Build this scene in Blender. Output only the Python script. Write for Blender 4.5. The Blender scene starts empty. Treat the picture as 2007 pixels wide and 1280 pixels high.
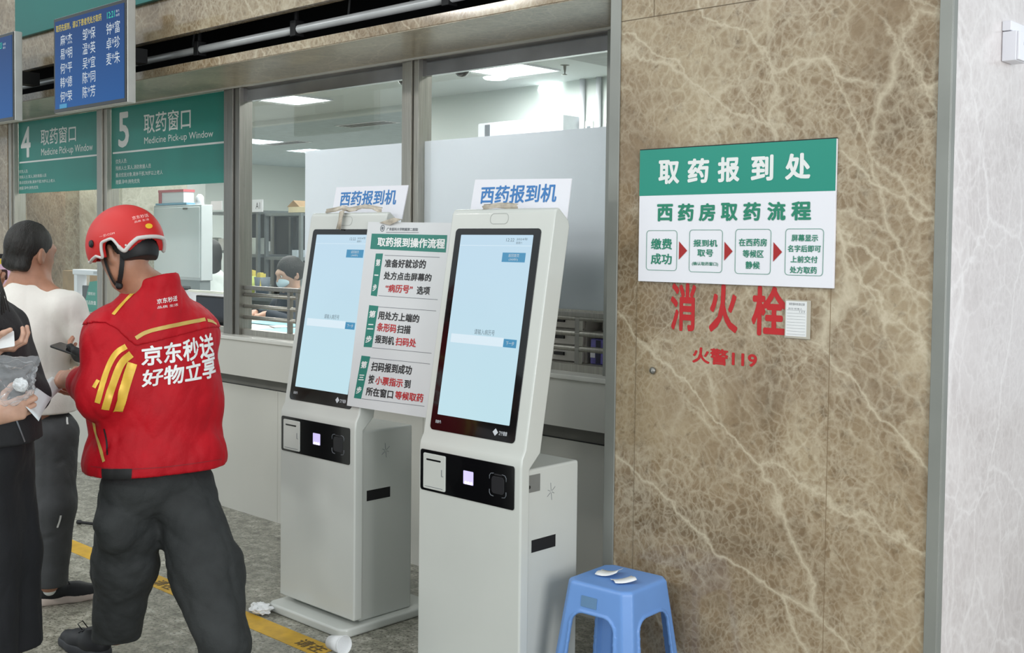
import bpy, bmesh, math, random
import numpy as np
from mathutils import Vector, Matrix
from mathutils.bvhtree import BVHTree

scene = bpy.context.scene
col = scene.collection
random.seed(7)

# ------------------------------------------------------------------ camera
FPX, YAW, PITCH, ROLL, CYP, EYE = 2202.0, math.radians(43.39), math.radians(2.278), math.radians(-.665), 568.0, 1.6
def cam_axes():
    c, s = math.cos(YAW), math.sin(YAW)
    fwd = np.array([-s*math.cos(PITCH), c*math.cos(PITCH), -math.sin(PITCH)])
    right = np.array([c, s, 0.]); down = np.cross(fwd, right)
    cr, sr = math.cos(ROLL), math.sin(ROLL)
    return np.array([cr*right+sr*down, -sr*right+cr*down, fwd])
CAX = cam_axes()
cam_data = bpy.data.cameras.new('camera')
cam = bpy.data.objects.new('camera', cam_data); col.objects.link(cam)
cam_data.sensor_width = 36; cam_data.lens = FPX*36/2007
cam_data.shift_y = -(640-CYP)/2007
cam_data.clip_start = .05
cam.matrix_world = Matrix(((CAX[0][0], -CAX[1][0], -CAX[2][0], 0), (CAX[0][1], -CAX[1][1], -CAX[2][1], 0),
                           (CAX[0][2], -CAX[1][2], -CAX[2][2], EYE), (0, 0, 0, 1)))
scene.camera = cam

# ------------------------------------------------------------------ world, lamps, exposure
scene.view_settings.view_transform = 'Standard'
scene.view_settings.look = 'None'
scene.view_settings.exposure = 0.0
scene.view_settings.gamma = 1.0
scene.view_settings.use_curve_mapping = False
world = bpy.data.worlds.new('hall_ambient'); scene.world = world
world.use_nodes = True
world.node_tree.nodes['Background'].inputs[0].default_value = (.80, .90, .95, 1)
world.node_tree.nodes['Background'].inputs[1].default_value = .76

def area(name, loc, size, power, color=(1, 1, 1), rot=(0, 0, 0), size_y=None, spread=180):
    l = bpy.data.lights.new(name, 'AREA'); l.energy = power; l.color = color
    l.shape = 'RECTANGLE'; l.size = size; l.size_y = size_y or size; l.spread = math.radians(spread)
    o = bpy.data.objects.new(name, l); o.location = loc; o.rotation_euler = rot
    col.objects.link(o); return o
# the hall's ceiling lamps, high above the waiting area
for i, (x, y) in enumerate(((-2.2, .8), (-4.6, .9), (-7.2, 1.3), (.2, 1.2), (-5.6, -2.6), (-2.4, -3.0), (-8.8, -2.2))):
    area('hall_lamp', (x, y, 4.3), 1.1, 16 if i < 4 else 112, (1.0, .985, .95))
# daylight from the entrance beyond the pillar
area('entrance_daylight', (3.4, .9, 2.1), 2.2, 190, (.98, .98, 1.0), (0, math.radians(78), 0), 2.0)
area('entrance_daylight', (1.3, 4.9, 1.7), 2.4, 14, (.98, .97, 1.0), (0, math.radians(90), 0), 2.2)
# pharmacy lamps (the first few sit in built panels, the rest are unseen added fill)
PHARM_PANELS = [(-8.48, 6.03, .52), (-5.76, 6.03, .52), (-12.34, 8.25, .55), (-12.94, 9.6, .55), (-10.4, 6.03, .52), (-9.2, 4.06, .4), (-7.2, 4.75, .52), (-5.2, 4.6, .52), (-3.7, 4.5, .52)]
PCEIL = 2.9
for x, y, s in PHARM_PANELS:
    area('pharmacy_lamp', (x, y, PCEIL-.03), s*.96, 27 if y < 5 else (38 if y < 7 else 110), (1.0, 1.0, .985))

# ------------------------------------------------------------------ helpers
def ray(px, py):
    d = CAX.T @ np.array([(px-1003.5)/FPX, (py-CYP)/FPX, 1.]); return np.array([0, 0, EYE]), d
def at(px, py, ax, val):
    o, d = ray(px, py); i = 'xyz'.index(ax); t = (val-o[i])/d[i]; return o+t*d
def J(px, py, dep):
    o, d = ray(px, py); return o+d*dep
class Frame:
    def __init__(s, O, U, V):
        s.O = np.array(O, float); s.U = np.array(U, float); s.U /= np.linalg.norm(s.U)
        s.V = np.array(V, float); s.V -= s.U*(s.V@s.U); s.V /= np.linalg.norm(s.V); s.N = np.cross(s.U, s.V)
    def uv(s, px, py):
        o, d = ray(px, py); t = ((s.O-o)@s.N)/(d@s.N); p = o+t*d-s.O
        return float(p@s.U), float(p@s.V)
    def pt(s, u, v, n=0):
        return s.O+s.U*u+s.V*v+s.N*n
    def mat(s, n=0):
        o = s.O+s.N*n
        return Matrix(((s.U[0], s.V[0], s.N[0], o[0]), (s.U[1], s.V[1], s.N[1], o[1]), (s.U[2], s.V[2], s.N[2], o[2]), (0, 0, 0, 1)))
def YP(y): return Frame((0, y, 0), (1, 0, 0), (0, 0, 1))

def lin(c):
    if isinstance(c, str):
        c = [int(c[i:i+2], 16)/255 for i in (0, 2, 4)]
    else: c = [x/255 for x in c]
    return tuple((x/12.92 if x <= .04045 else ((x+.055)/1.055)**2.4) for x in c)

def nt(m):
    m.use_nodes = True; t = m.node_tree; t.nodes.clear()
    out = t.nodes.new('ShaderNodeOutputMaterial'); return t, out
MATS = {}
def pm(name, c, rough=.5, metal=0., var=.05, scale=9., bump=0., bscale=None, emis=None, estr=0., coat=0., spec=.5, stretch=(1, 1, 1), sheen=0., c2=None, sss=0.):
    """one procedural material: a colour with a little mottling, roughness and relief"""
    m = bpy.data.materials.new(name); t, out = nt(m); L = t.links
    b = t.nodes.new('ShaderNodeBsdfPrincipled'); L.new(b.outputs[0], out.inputs[0])
    tc = t.nodes.new('ShaderNodeTexCoord'); mp = t.nodes.new('ShaderNodeMapping'); mp.inputs['Scale'].default_value = stretch
    L.new(tc.outputs['Object'], mp.inputs[0])
    no = t.nodes.new('ShaderNodeTexNoise'); no.inputs['Scale'].default_value = scale; no.inputs['Detail'].default_value = 5
    L.new(mp.outputs[0], no.inputs[0])
    base = lin(c); other = lin(c2) if c2 else tuple(x*(1-2*var) for x in base)
    hi = base if c2 else tuple(min(1, x*(1+var)) for x in base)
    r = t.nodes.new('ShaderNodeValToRGB'); r.color_ramp.elements[0].position = .3; r.color_ramp.elements[1].position = .7
    r.color_ramp.elements[0].color = other+(1,); r.color_ramp.elements[1].color = hi+(1,)
    L.new(no.outputs[0], r.inputs[0]); L.new(r.outputs[0], b.inputs['Base Color'])
    b.inputs['Roughness'].default_value = rough; b.inputs['Metallic'].default_value = metal
    b.inputs['Coat Weight'].default_value = coat; b.inputs['Specular IOR Level'].default_value = spec
    b.inputs['Sheen Weight'].default_value = sheen
    if sss:
        b.inputs['Subsurface Weight'].default_value = sss; b.inputs['Subsurface Radius'].default_value = (.012, .005, .003)
        b.inputs['Subsurface Scale'].default_value = .5
    if emis:
        b.inputs['Emission Color'].default_value = lin(emis)+(1,); b.inputs['Emission Strength'].default_value = estr
    if bump:
        n2 = t.nodes.new('ShaderNodeTexNoise'); n2.inputs['Scale'].default_value = bscale or scale*4; n2.inputs['Detail'].default_value = 4
        L.new(mp.outputs[0], n2.inputs[0])
        bp = t.nodes.new('ShaderNodeBump'); bp.inputs['Strength'].default_value = bump; bp.inputs['Distance'].default_value = .01
        L.new(n2.outputs[0], bp.inputs['Height']); L.new(bp.outputs[0], b.inputs['Normal'])
    MATS[name] = m; return m

def marble(name, dark, base, light, vein, vscale=1., rough=.12, coat=.3, rot=(.3, .5, .6), vein_amt=1.):
    m = bpy.data.materials.new(name); t, out = nt(m); L = t.links
    b = t.nodes.new('ShaderNodeBsdfPrincipled'); L.new(b.outputs[0], out.inputs[0])
    g = t.nodes.new('ShaderNodeTexCoord'); mp = t.nodes.new('ShaderNodeMapping'); mp.inputs['Location'].default_value = rot
    mp.inputs['Scale'].default_value = (vscale, vscale, vscale)
    L.new(g.outputs['Object'], mp.inputs[0])
    def noise(s, d, src, dist=0., rough_=.6):
        n = t.nodes.new('ShaderNodeTexNoise'); n.inputs['Scale'].default_value = s; n.inputs['Detail'].default_value = d
        n.inputs['Roughness'].default_value = rough_; n.inputs['Distortion'].default_value = dist; L.new(src, n.inputs[0]); return n
    def ramp(src, stops):
        r = t.nodes.new('ShaderNodeValToRGB'); e = r.color_ramp.elements
        while len(e) < len(stops): e.new(.5)
        for el, (p, c) in zip(e, stops): el.position = p; el.color = (c+(1,)) if isinstance(c, tuple) else (c, c, c, 1)
        L.new(src, r.inputs[0]); return r
    def mix(f, a, b_, kind='MIX'):
        x = t.nodes.new('ShaderNodeMix'); x.data_type = 'RGBA'; x.blend_type = kind
        if isinstance(f, float): x.inputs[0].default_value = f
        else: L.new(f, x.inputs[0])
        for s, v in ((6, a), (7, b_)):
            if isinstance(v, tuple): x.inputs[s].default_value = v+(1,)
            else: L.new(v, x.inputs[s])
        return x.outputs[2]
    def warp(amount, s):
        n = noise(s, 6, mp.outputs[0]); sub = t.nodes.new('ShaderNodeVectorMath'); sub.operation = 'SUBTRACT'
        L.new(n.outputs[1], sub.inputs[0]); sub.inputs[1].default_value = (.5, .5, .5)
        sc = t.nodes.new('ShaderNodeVectorMath'); sc.operation = 'SCALE'; L.new(sub.outputs[0], sc.inputs[0]); sc.inputs['Scale'].default_value = amount
        ad = t.nodes.new('ShaderNodeVectorMath'); L.new(mp.outputs[0], ad.inputs[0]); L.new(sc.outputs[0], ad.inputs[1]); return ad.outputs[0]
    def vor(s, src, w):
        v = t.nodes.new('ShaderNodeTexVoronoi'); v.feature = 'DISTANCE_TO_EDGE'; v.inputs['Scale'].default_value = s; L.new(src, v.inputs[0])
        return ramp(v.outputs[0], ((0., 1.), (w*.35, .55), (w, 0.))).outputs[0]
    def mul(a, b_):
        x = t.nodes.new('ShaderNodeMath'); x.operation = 'MULTIPLY'; L.new(a, x.inputs[0])
        if isinstance(b_, float): x.inputs[1].default_value = b_
        else: L.new(b_, x.inputs[1])
        return x.outputs[0]
    body = ramp(noise(1.5, 10, mp.outputs[0], .7, .68).outputs[0], ((.30, lin(dark)), (.47, lin(base)), (.64, lin(light)))).outputs[0]
    spots = ramp(noise(22, 7, mp.outputs[0], .3, .7).outputs[0], ((.30, 1.), (.45, 0.))).outputs[0]
    body = mix(mul(spots, .7), body, lin(dark))
    w1, w2 = warp(.3, 1.5), warp(.16, 4.)
    def ridge(rotz, sc, nscale, width, seed, dist=.6, detail=3):
        q = t.nodes.new('ShaderNodeMapping'); q.vector_type = 'TEXTURE'; q.inputs['Rotation'].default_value = rotz; q.inputs['Scale'].default_value = tuple(1/v for v in sc); q.inputs['Location'].default_value = (seed, seed*.7, seed*1.3)
        L.new(w2 if seed % 2 else w1, q.inputs[0]); n = noise(nscale, detail, q.outputs[0], dist, .5)
        sb = t.nodes.new('ShaderNodeMath'); sb.operation = 'SUBTRACT'; L.new(n.outputs[0], sb.inputs[0]); sb.inputs[1].default_value = .5
        ab = t.nodes.new('ShaderNodeMath'); ab.operation = 'ABSOLUTE'; L.new(sb.outputs[0], ab.inputs[0])
        return ramp(ab.outputs[0], ((0., 1.), (width*.35, .5), (width, 0.))).outputs[0]
    def patch(sc, lo, hi, src): return ramp(noise(sc, 4, src).outputs[0], ((lo, 0.), (hi, 1.))).outputs[0]
    w3 = warp(.10, 7.)
    def svor(rotz, sc, scale, width, seed, src):
        q = t.nodes.new('ShaderNodeMapping'); q.vector_type = 'TEXTURE'; q.inputs['Rotation'].default_value = rotz; q.inputs['Scale'].default_value = tuple(1/v for v in sc); q.inputs['Location'].default_value = (seed, seed*.7, seed*1.3)
        L.new(src, q.inputs[0]); return vor(scale, q.outputs[0], width)
    cur = body
    for (rt, sc, scale, wd, sd, src, amt, lo, hi, ps) in (
            ((0, .3, .2), (1, 1, .8), 46, .20, 1, w3, .34, .30, .55, 2.2), ((0, -.6, .5), (1, 1, .6), 25, .17, 2, w3, .42, .38, .58, 1.7), ((0, .7, .1), (1, 1, .5), 19, .11, 3, w3, .40, .42, .60, 1.5),
            ((0, -.85, .2), (1, 1, .28), 9., .06, 4, w2, .55, .44, .58, 1.2), ((0, -.55, .1), (1, 1, .20), 4.6, .030, 5, w2, .70, .45, .57, .9), ((0, .75, .3), (1, 1, .25), 6., .035, 6, w2, .50, .48, .60, 1.1), ((0, -.95, .1), (1, 1, .15), 2.3, .016, 7, w2, .85, .42, .52, .7)):
        cur = mix(mul(mul(svor(rt, sc, scale, wd, sd, src), patch(ps, lo, hi, w3)), amt*.86*vein_amt), cur, lin(vein))
    L.new(cur, b.inputs['Base Color'])
    b.inputs['Roughness'].default_value = rough; b.inputs['Coat Weight'].default_value = coat; b.inputs['Coat Roughness'].default_value = .08
    MATS[name] = m; return m

def glass_mat(name, tint=(1, 1, 1), refl=1.0, base_rough=.0):
    m = bpy.data.materials.new(name); t, out = nt(m); L = t.links
    tr = t.nodes.new('ShaderNodeBsdfTransparent'); tr.inputs[0].default_value = tint+(1,)
    gl = t.nodes.new('ShaderNodeBsdfGlossy'); gl.inputs['Roughness'].default_value = base_rough
    fr = t.nodes.new('ShaderNodeFresnel'); fr.inputs[0].default_value = 1.45
    mu = t.nodes.new('ShaderNodeMath'); mu.operation = 'MULTIPLY'; mu.inputs[1].default_value = refl; L.new(fr.outputs[0], mu.inputs[0])
    mx = t.nodes.new('ShaderNodeMixShader'); L.new(mu.outputs[0], mx.inputs[0]); L.new(tr.outputs[0], mx.inputs[1]); L.new(gl.outputs[0], mx.inputs[2])
    L.new(mx.outputs[0], out.inputs[0]); MATS[name] = m; return m
def frosted(name, c):
    m = bpy.data.materials.new(name); t, out = nt(m); L = t.links
    tl = t.nodes.new('ShaderNodeBsdfTranslucent'); tl.inputs[0].default_value = lin(c)+(1,)
    df = t.nodes.new('ShaderNodeBsdfDiffuse'); df.inputs[0].default_value = lin(c)+(1,)
    tr = t.nodes.new('ShaderNodeBsdfTransparent'); tr.inputs[0].default_value = (.93, .97, .97, 1)
    gl = t.nodes.new('ShaderNodeBsdfGlossy'); gl.inputs['Roughness'].default_value = .2
    a = t.nodes.new('ShaderNodeMixShader'); a.inputs[0].default_value = .22; L.new(tl.outputs[0], a.inputs[1]); L.new(df.outputs[0], a.inputs[2])
    b = t.nodes.new('ShaderNodeMixShader'); b.inputs[0].default_value = .10; L.new(a.outputs[0], b.inputs[1]); L.new(tr.outputs[0], b.inputs[2])
    d = t.nodes.new('ShaderNodeMixShader'); d.inputs[0].default_value = .05; L.new(b.outputs[0], d.inputs[1]); L.new(gl.outputs[0], d.inputs[2])
    L.new(d.outputs[0], out.inputs[0]); MATS[name] = m; return m
def brushed(name, c, rough=.28, metal=1.):
    return pm(name, c, rough, metal, .10, 6, .12, 60, stretch=(30, 30, .6))

# ---- objects
def tag(o, label=None, cat=None, group=None, kind=None):
    if label: o['label'] = label
    if cat: o['category'] = cat
    if group: o['group'] = group
    if kind: o['kind'] = kind
    return o
def empty(name, loc, rz=0, label=None, cat=None, group=None):
    o = bpy.data.objects.new(name, None); o.location = loc; o.rotation_euler.z = rz; o.empty_display_size = .1
    col.objects.link(o); return tag(o, label, cat, group)
class MB:
    """collects shapes into ONE mesh object"""
    def __init__(s): s.v = []; s.f = []; s.marks = []
    def mark(s): s.marks.append((len(s.v), len(s.f))); return s
    def pieces(s):
        """one MB per marked piece (each line of lettering is a part of its own)"""
        ends = s.marks[1:]+[(len(s.v), len(s.f))]; out = []
        for (v0, f0), (v1, f1) in zip([(0, 0)]+s.marks[1:], ends):
            m = MB(); m.v = s.v[v0:v1]; m.f = [tuple(i-v0 for i in f) for f in s.f[f0:f1]]; out.append(m)
        return out
    def add(s, vs, fs, M=None):
        n = len(s.v)
        if M is not None: vs = [M @ Vector(v) for v in vs]
        s.v += [tuple(v) for v in vs]; s.f += [tuple(i+n for i in f) for f in fs]; return s
    def box(s, x0, x1, y0, y1, z0, z1, M=None):
        vs = [(x, y, z) for z in (z0, z1) for y in (y0, y1) for x in (x0, x1)]
        return s.add(vs, [(0, 2, 3, 1), (4, 5, 7, 6), (0, 1, 5, 4), (2, 6, 7, 3), (0, 4, 6, 2), (1, 3, 7, 5)], M)
    def prism(s, poly, n0, n1, M=None):
        k = len(poly); vs = [(u, v, n0) for u, v in poly]+[(u, v, n1) for u, v in poly]
        fs = [tuple(range(k))[::-1], tuple(range(k, 2*k))]+[(i, (i+1) % k, k+(i+1) % k, k+i) for i in range(k)]
        return s.add(vs, fs, M)
    def rrect(s, u0, v0, u1, v1, r, n0, n1, M=None, seg=5):
        return s.prism(rr(u0, v0, u1, v1, r, seg), n0, n1, M)
    def ring(s, u0, v0, u1, v1, r, w, n0, n1, M=None, seg=5):
        a = rr(u0, v0, u1, v1, r, seg); b = rr(u0+w, v0+w, u1-w, v1-w, max(r-w, .0004), seg); k = len(a)
        vs = [(u, v, n) for n in (n0, n1) for p in (a, b) for u, v in p]; fs = []
        for i in range(k):
            j = (i+1) % k
            fs += [(2*k+i, 2*k+j, 3*k+j, 3*k+i), (i, k+i, k+j, j), (i, j, 2*k+j, 2*k+i), (k+i, 3*k+i, 3*k+j, k+j)]
        return s.add(vs, fs, M)
    def tube(s, pts, r, seg=10, M=None, cap=True):
        P = [Vector(p) for p in pts]; rs = r if isinstance(r, (list, tuple)) else [r]*len(P)
        vs = []; fs = []; up = None
        for i, p in enumerate(P):
            d = (P[min(i+1, len(P)-1)]-P[max(i-1, 0)]).normalized()
            if up is None: up = Vector((0, 0, 1)) if abs(d.z) < .9 else Vector((1, 0, 0))
            a = d.cross(up).normalized(); b = a.cross(d).normalized(); up = b
            vs += [p+(a*math.cos(2*math.pi*k/seg)+b*math.sin(2*math.pi*k/seg))*rs[i] for k in range(seg)]
        for i in range(len(P)-1):
            fs += [(i*seg+k, i*seg+(k+1) % seg, (i+1)*seg+(k+1) % seg, (i+1)*seg+k) for k in range(seg)]
        if cap: fs += [tuple(range(seg))[::-1], tuple(range((len(P)-1)*seg, len(P)*seg))]
        return s.add(vs, fs, M)
    def lathe(s, prof, seg=24, M=None):
        vs = [(r*math.cos(2*math.pi*k/seg), r*math.sin(2*math.pi*k/seg), z) for r, z in prof for k in range(seg)]
        fs = [(i*seg+k, i*seg+(k+1) % seg, (i+1)*seg+(k+1) % seg, (i+1)*seg+k) for i in range(len(prof)-1) for k in range(seg)]
        fs += [tuple(range(seg))[::-1], tuple(range((len(prof)-1)*seg, len(prof)*seg))]
        return s.add(vs, fs, M)
    def text(s, body, u0, v0, u1, v1, M=None, bold=.0, shear=0., n=0., keep=False, align='C'):
        s.mark(); vs, fs = glyphs(body, bold)
        xs = [p[0] for p in vs]; ys = [p[1] for p in vs]; ax, bx, ay, by = min(xs), max(xs), min(ys), max(ys)
        su, sv = (u1-u0)/(bx-ax), (v1-v0)/max(by-ay, 1e-6); ou = u0
        if keep:
            if sv < su:
                if align == 'C': ou = u0+((u1-u0)-(bx-ax)*sv)/2
                su = sv
            else: sv = su
        out = [(ou+(x-ax)*su+shear*(y-ay)*sv, v0+(y-ay)*sv, n+z) for x, y, z in vs]
        return s.add(out, fs, M)
    def build(s, name, mat, parent=None, bevel=0., seg=2, smooth=False, origin=None, world=False):
        if len(s.marks) > 1 and parent is not None:
            got = [m.build(name, mat, parent, bevel, seg, smooth, origin) for m in s.pieces() if m.v]; s.built = got; return got[0]
        me = bpy.data.meshes.new(name); v = s.v
        if origin is not None: v = [tuple(Vector(p)-Vector(origin)) for p in v]
        me.from_pydata(v, [], s.f); me.update()
        bm = bmesh.new(); bm.from_mesh(me); bmesh.ops.recalc_face_normals(bm, faces=bm.faces) if not getattr(s, 'flat', False) else None
        bm.to_mesh(me); bm.free()
        o = bpy.data.objects.new(name, me); col.objects.link(o)
        if origin is not None and parent is None: o.location = origin
        if mat is not None: me.materials.append(mat)
        if parent is not None: o.parent = parent
        if smooth or bevel:
            for p in me.polygons: p.use_smooth = True
        if bevel:
            md = o.modifiers.new('bevel', 'BEVEL'); md.width = bevel; md.segments = seg; md.limit_method = 'ANGLE'; md.angle_limit = math.radians(40)
            md.harden_normals = False
            wn = o.modifiers.new('wn', 'WEIGHTED_NORMAL'); wn.keep_sharp = False
        return o
def rr(u0, v0, u1, v1, r, seg=5):
    pts = []
    for cx, cy, a0 in ((u1-r, v1-r, 0), (u0+r, v1-r, 90), (u0+r, v0+r, 180), (u1-r, v0+r, 270)):
        pts += [(cx+r*math.cos(math.radians(a0+90*k/seg)), cy+r*math.sin(math.radians(a0+90*k/seg))) for k in range(seg+1)]
    return pts
GL = {}
def glyphs(body, bold):
    key = (body, round(bold, 3))
    if key not in GL:
        c = bpy.data.curves.new('lettering', 'FONT'); c.body = body; c.resolution_u = 3; c.dimensions = '2D'; c.fill_mode = 'BOTH'
        c.space_line = 1.15
        o = bpy.data.objects.new('lettering', c)
        me = bpy.data.meshes.new_from_object(o)
        vs0 = [(v.co.x, v.co.y, 0.) for v in me.vertices]; fs0 = [tuple(p.vertices) for p in me.polygons]; vs, fs = list(vs0), list(fs0)
        if bold:                                    # heavier strokes: the outline spread to eight sides
            for k in range(8):
                dx, dy = bold*math.cos(k*math.pi/4), bold*math.sin(k*math.pi/4); n = len(vs)
                vs += [(x+dx, y+dy, (k+1)*5e-5) for x, y, _ in vs0]; fs += [tuple(i+n for i in f) for f in fs0]
        GL[key] = (vs, fs)
        bpy.data.objects.remove(o); bpy.data.curves.remove(c); bpy.data.meshes.remove(me)
    return GL[key]
def strip_mesh(name, rows, mat, parent=None, smooth=True, thick=0.):
    """grid of points rows[i][j] -> one sheet mesh"""
    n, m = len(rows), len(rows[0]); vs = [tuple(p) for r in rows for p in r]
    fs = [(i*m+j, i*m+j+1, (i+1)*m+j+1, (i+1)*m+j) for i in range(n-1) for j in range(m-1)]
    mb = MB(); mb.add(vs, fs); o = mb.build(name, mat, parent, smooth=smooth)
    if thick:
        s = o.modifiers.new('thickness', 'SOLIDIFY'); s.thickness = thick; s.offset = 0
    return o

# ------------------------------------------------------------------ materials
M_MARBLE = marble('brown_marble', '614f39', '877257', 'a59376', 'cbbfa6')
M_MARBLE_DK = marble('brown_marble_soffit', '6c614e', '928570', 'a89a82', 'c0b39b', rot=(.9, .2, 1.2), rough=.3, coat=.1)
M_PALE = marble('pale_marble', 'bfb6b4', 'cdc5c3', 'd9d2d0', 'e9e4e2', vscale=.8, rough=.2, rot=(.1, .4, .2), vein_amt=.8)  # the pillar's own marble lightened: strong daylight put into its colour
M_STEEL = brushed('brushed_steel', 'a8a59c', .34, .75)
M_STEEL_DK = brushed('dark_steel', '8a8882', .36, .75)
M_MIRROR = pm('polished_steel', 'a3a4a8', .16, .8, .15, 3)
M_WHITEP = pm('white_kiosk_paint', 'c9ccc6', .32, 0, .015, 3, coat=.25)
M_COUNTER = pm('counter_white', 'c5c4bc', .4, 0, .02, 2)
M_COUNTER_TOP = pm('counter_top', 'd0cfc8', .25, 0, .03, 12)
M_BLACK = pm('black_gloss', '08080a', .12, 0, .0, 4, coat=.3)
M_BLACKM = pm('black_matte', '121214', .6, 0, .05, 8)
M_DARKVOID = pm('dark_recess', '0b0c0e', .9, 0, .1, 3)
M_GREEN = pm('teal_print', '1f8f7c', .35, 0, .02, 3)
M_GREEN2 = pm('teal_board', '197068', .4, 0, .03, 3)
M_GREEN3 = pm('teal_window_film', '168578', .35, 0, .03, 3)
M_PRINTW = pm('white_print', 'eaeaf0', .4, 0, .01, 3)
M_LETW = pm('white_lettering', 'e6e8e6', .5, 0, .01, 3)
M_LETG = pm('green_lettering', '1f8468', .5, 0, .01, 3)
M_LETR = pm('red_lettering', 'bb1f23', .45, 0, .03, 5)
M_LETRD = pm('dark_red_lettering', 'a61f20', .45, 0, .03, 5)
M_LETK = pm('black_lettering', '1c1c1e', .5, 0, .01, 3)
M_LETB = pm('blue_lettering', '3a7dbd', .5, 0, .01, 3)
M_LETGREY = pm('grey_lettering', '6a6f75', .5, 0, .01, 3)
M_PAPER = pm('white_paper', 'e2e4e4', .75, 0, .02, 10, .1)
M_CARDBOARD = pm('cardboard', '9c7f58', .85, 0, .08, 14, .1)
M_PWALL = pm('pharmacy_white_wall', 'd6dcd8', .7, 0, .01, 1)
M_PCEIL = pm('pharmacy_ceiling', 'ccd2d1', .8, 0, .02, 2)
M_LAMP = pm('lamp_diffuser', 'ffffff', .5, 0, 0, 3, emis='f4fffc', estr=5)
M_GLASS = glass_mat('clear_glass', (.97, .99, .985), .14)
M_FROST = frosted('frosted_film', 'dedfe4')
M_TRIM = pm('satin_trim', '8c8e88', .38, .3, .06, 4)
M_POSTER = pm('poster_white', 'd3d5d6', .35, 0, .01, 3)
M_POSTG = pm('poster_teal', '14796a', .4, 0, .02, 3)
M_BLUE = pm('blue_plastic', '6a95d2', .38, 0, .04, 5, .03, 30, sss=.0)
M_YELLOW = pm('yellow_tape', 'cba02c', .55, 0, .10, 16)
M_SKIN = pm('skin', 'b07f66', .5, 0, .06, 25, .05, 120, sss=.15)
M_SKIN2 = pm('light_skin', 'c29a84', .5, 0, .06, 25, .05, 120, sss=.15)
M_HAIR = pm('black_hair', '17140f', .55, 0, .25, 60, .5, 220, stretch=(1, 1, .25))
# ------------------------------------------------------------------ the setting
def struct(name, mb, mat, bevel=0., **k):
    o = mb.build(name, mat, None, bevel, **k); o['kind'] = 'structure'; return o
YG, YPIL, YCAB, YFAS = 3.75, 3.2, 3.71, 3.62
XPL, XPR = -2.535, -1.312
ZSOF = 2.508

def floor_material():
    m = bpy.data.materials.new('speckled_granite_floor'); t, out = nt(m); L = t.links
    b = t.nodes.new('ShaderNodeBsdfPrincipled'); L.new(b.outputs[0], out.inputs[0])
    tc = t.nodes.new('ShaderNodeTexCoord')
    def noise(s, d, r):
        n = t.nodes.new('ShaderNodeTexNoise'); n.inputs['Scale'].default_value = s; n.inputs['Detail'].default_value = d; n.inputs['Roughness'].default_value = r
        L.new(tc.outputs['Object'], n.inputs[0]); return n
    r1 = t.nodes.new('ShaderNodeValToRGB'); e = r1.color_ramp.elements; e.new(.5)
    for el, (p, c) in zip(e, ((.33, '5c5b50'), (.5, '918f82'), (.66, 'bcbaad'))): el.position = p; el.color = lin(c)+(1,)
    L.new(noise(15, 8, .75).outputs[0], r1.inputs[0])
    r2 = t.nodes.new('ShaderNodeValToRGB'); r2.color_ramp.elements[0].position = .36; r2.color_ramp.elements[1].position = .48
    r2.color_ramp.elements[0].color = (1, 1, 1, 1); r2.color_ramp.elements[1].color = (0, 0, 0, 1)
    L.new(noise(75, 4, .6).outputs[0], r2.inputs[0])
    mx = t.nodes.new('ShaderNodeMix'); mx.data_type = 'RGBA'; L.new(r2.outputs[0], mx.inputs[0]); L.new(r1.outputs[0], mx.inputs[6]); mx.inputs[7].default_value = lin('55534a')+(1,)
    br = t.nodes.new('ShaderNodeTexBrick'); br.offset = 0; br.inputs['Scale'].default_value = 1; br.inputs['Mortar Size'].default_value = .0018
    br.inputs['Brick Width'].default_value = .8; br.inputs['Row Height'].default_value = .8
    br.inputs['Color1'].default_value = br.inputs['Color2'].default_value = (1, 1, 1, 1); br.inputs['Mortar'].default_value = (.45, .43, .38, 1)
    L.new(tc.outputs['Object'], br.inputs[0])
    m2 = t.nodes.new('ShaderNodeMix'); m2.data_type = 'RGBA'; m2.blend_type = 'MULTIPLY'; m2.inputs[0].default_value = 1
    L.new(mx.outputs[2], m2.inputs[6]); L.new(br.outputs[0], m2.inputs[7]); L.new(m2.outputs[2], b.inputs['Base Color'])
    b.inputs['Roughness'].default_value = .26
    return m
M_FLOOR = floor_material()
struct('floor', MB().box(-16, 4, -4, 12.2, -.12, 0), M_FLOOR)

# pillar with the fire-hydrant door, its return side and the trims on its corners
struct('wall_front', MB().box(XPL+.012, XPR-.03, YPIL, 3.6, 0, 4.4), M_MARBLE)
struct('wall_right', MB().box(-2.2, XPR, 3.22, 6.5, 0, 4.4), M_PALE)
t = MB(); t.box(XPL-.012, XPL+.034, YPIL-.007, YPIL+.0, 0, 4.3); t.box(XPL-.011, XPL+.011, YPIL+.0002, YPIL+.5, 0, 4.3)
struct('trim_1', t, M_TRIM, .002)
t = MB(); t.box(XPR-.034, XPR+.004, YPIL-.008, YPIL, 0, 4.3); t.box(XPR-.002, XPR+.004, YPIL+.0002, YPIL+.03, 0, 4.3)
struct('trim_2', t, M_TRIM, .002)
# slab joints of the pillar (thin dark lines cut in the stone)
j = MB()
for z in (2.4,): j.box(XPL+.03, XPR-.03, YPIL-.0012, YPIL+.01, z, z+.0025)
j.box(-2.36, -2.3585, YPIL-.0012, YPIL+.01, 2.4, 4.3)
struct('trim_3', j, pm('stone_joint', '6a5c48', .7))

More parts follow.
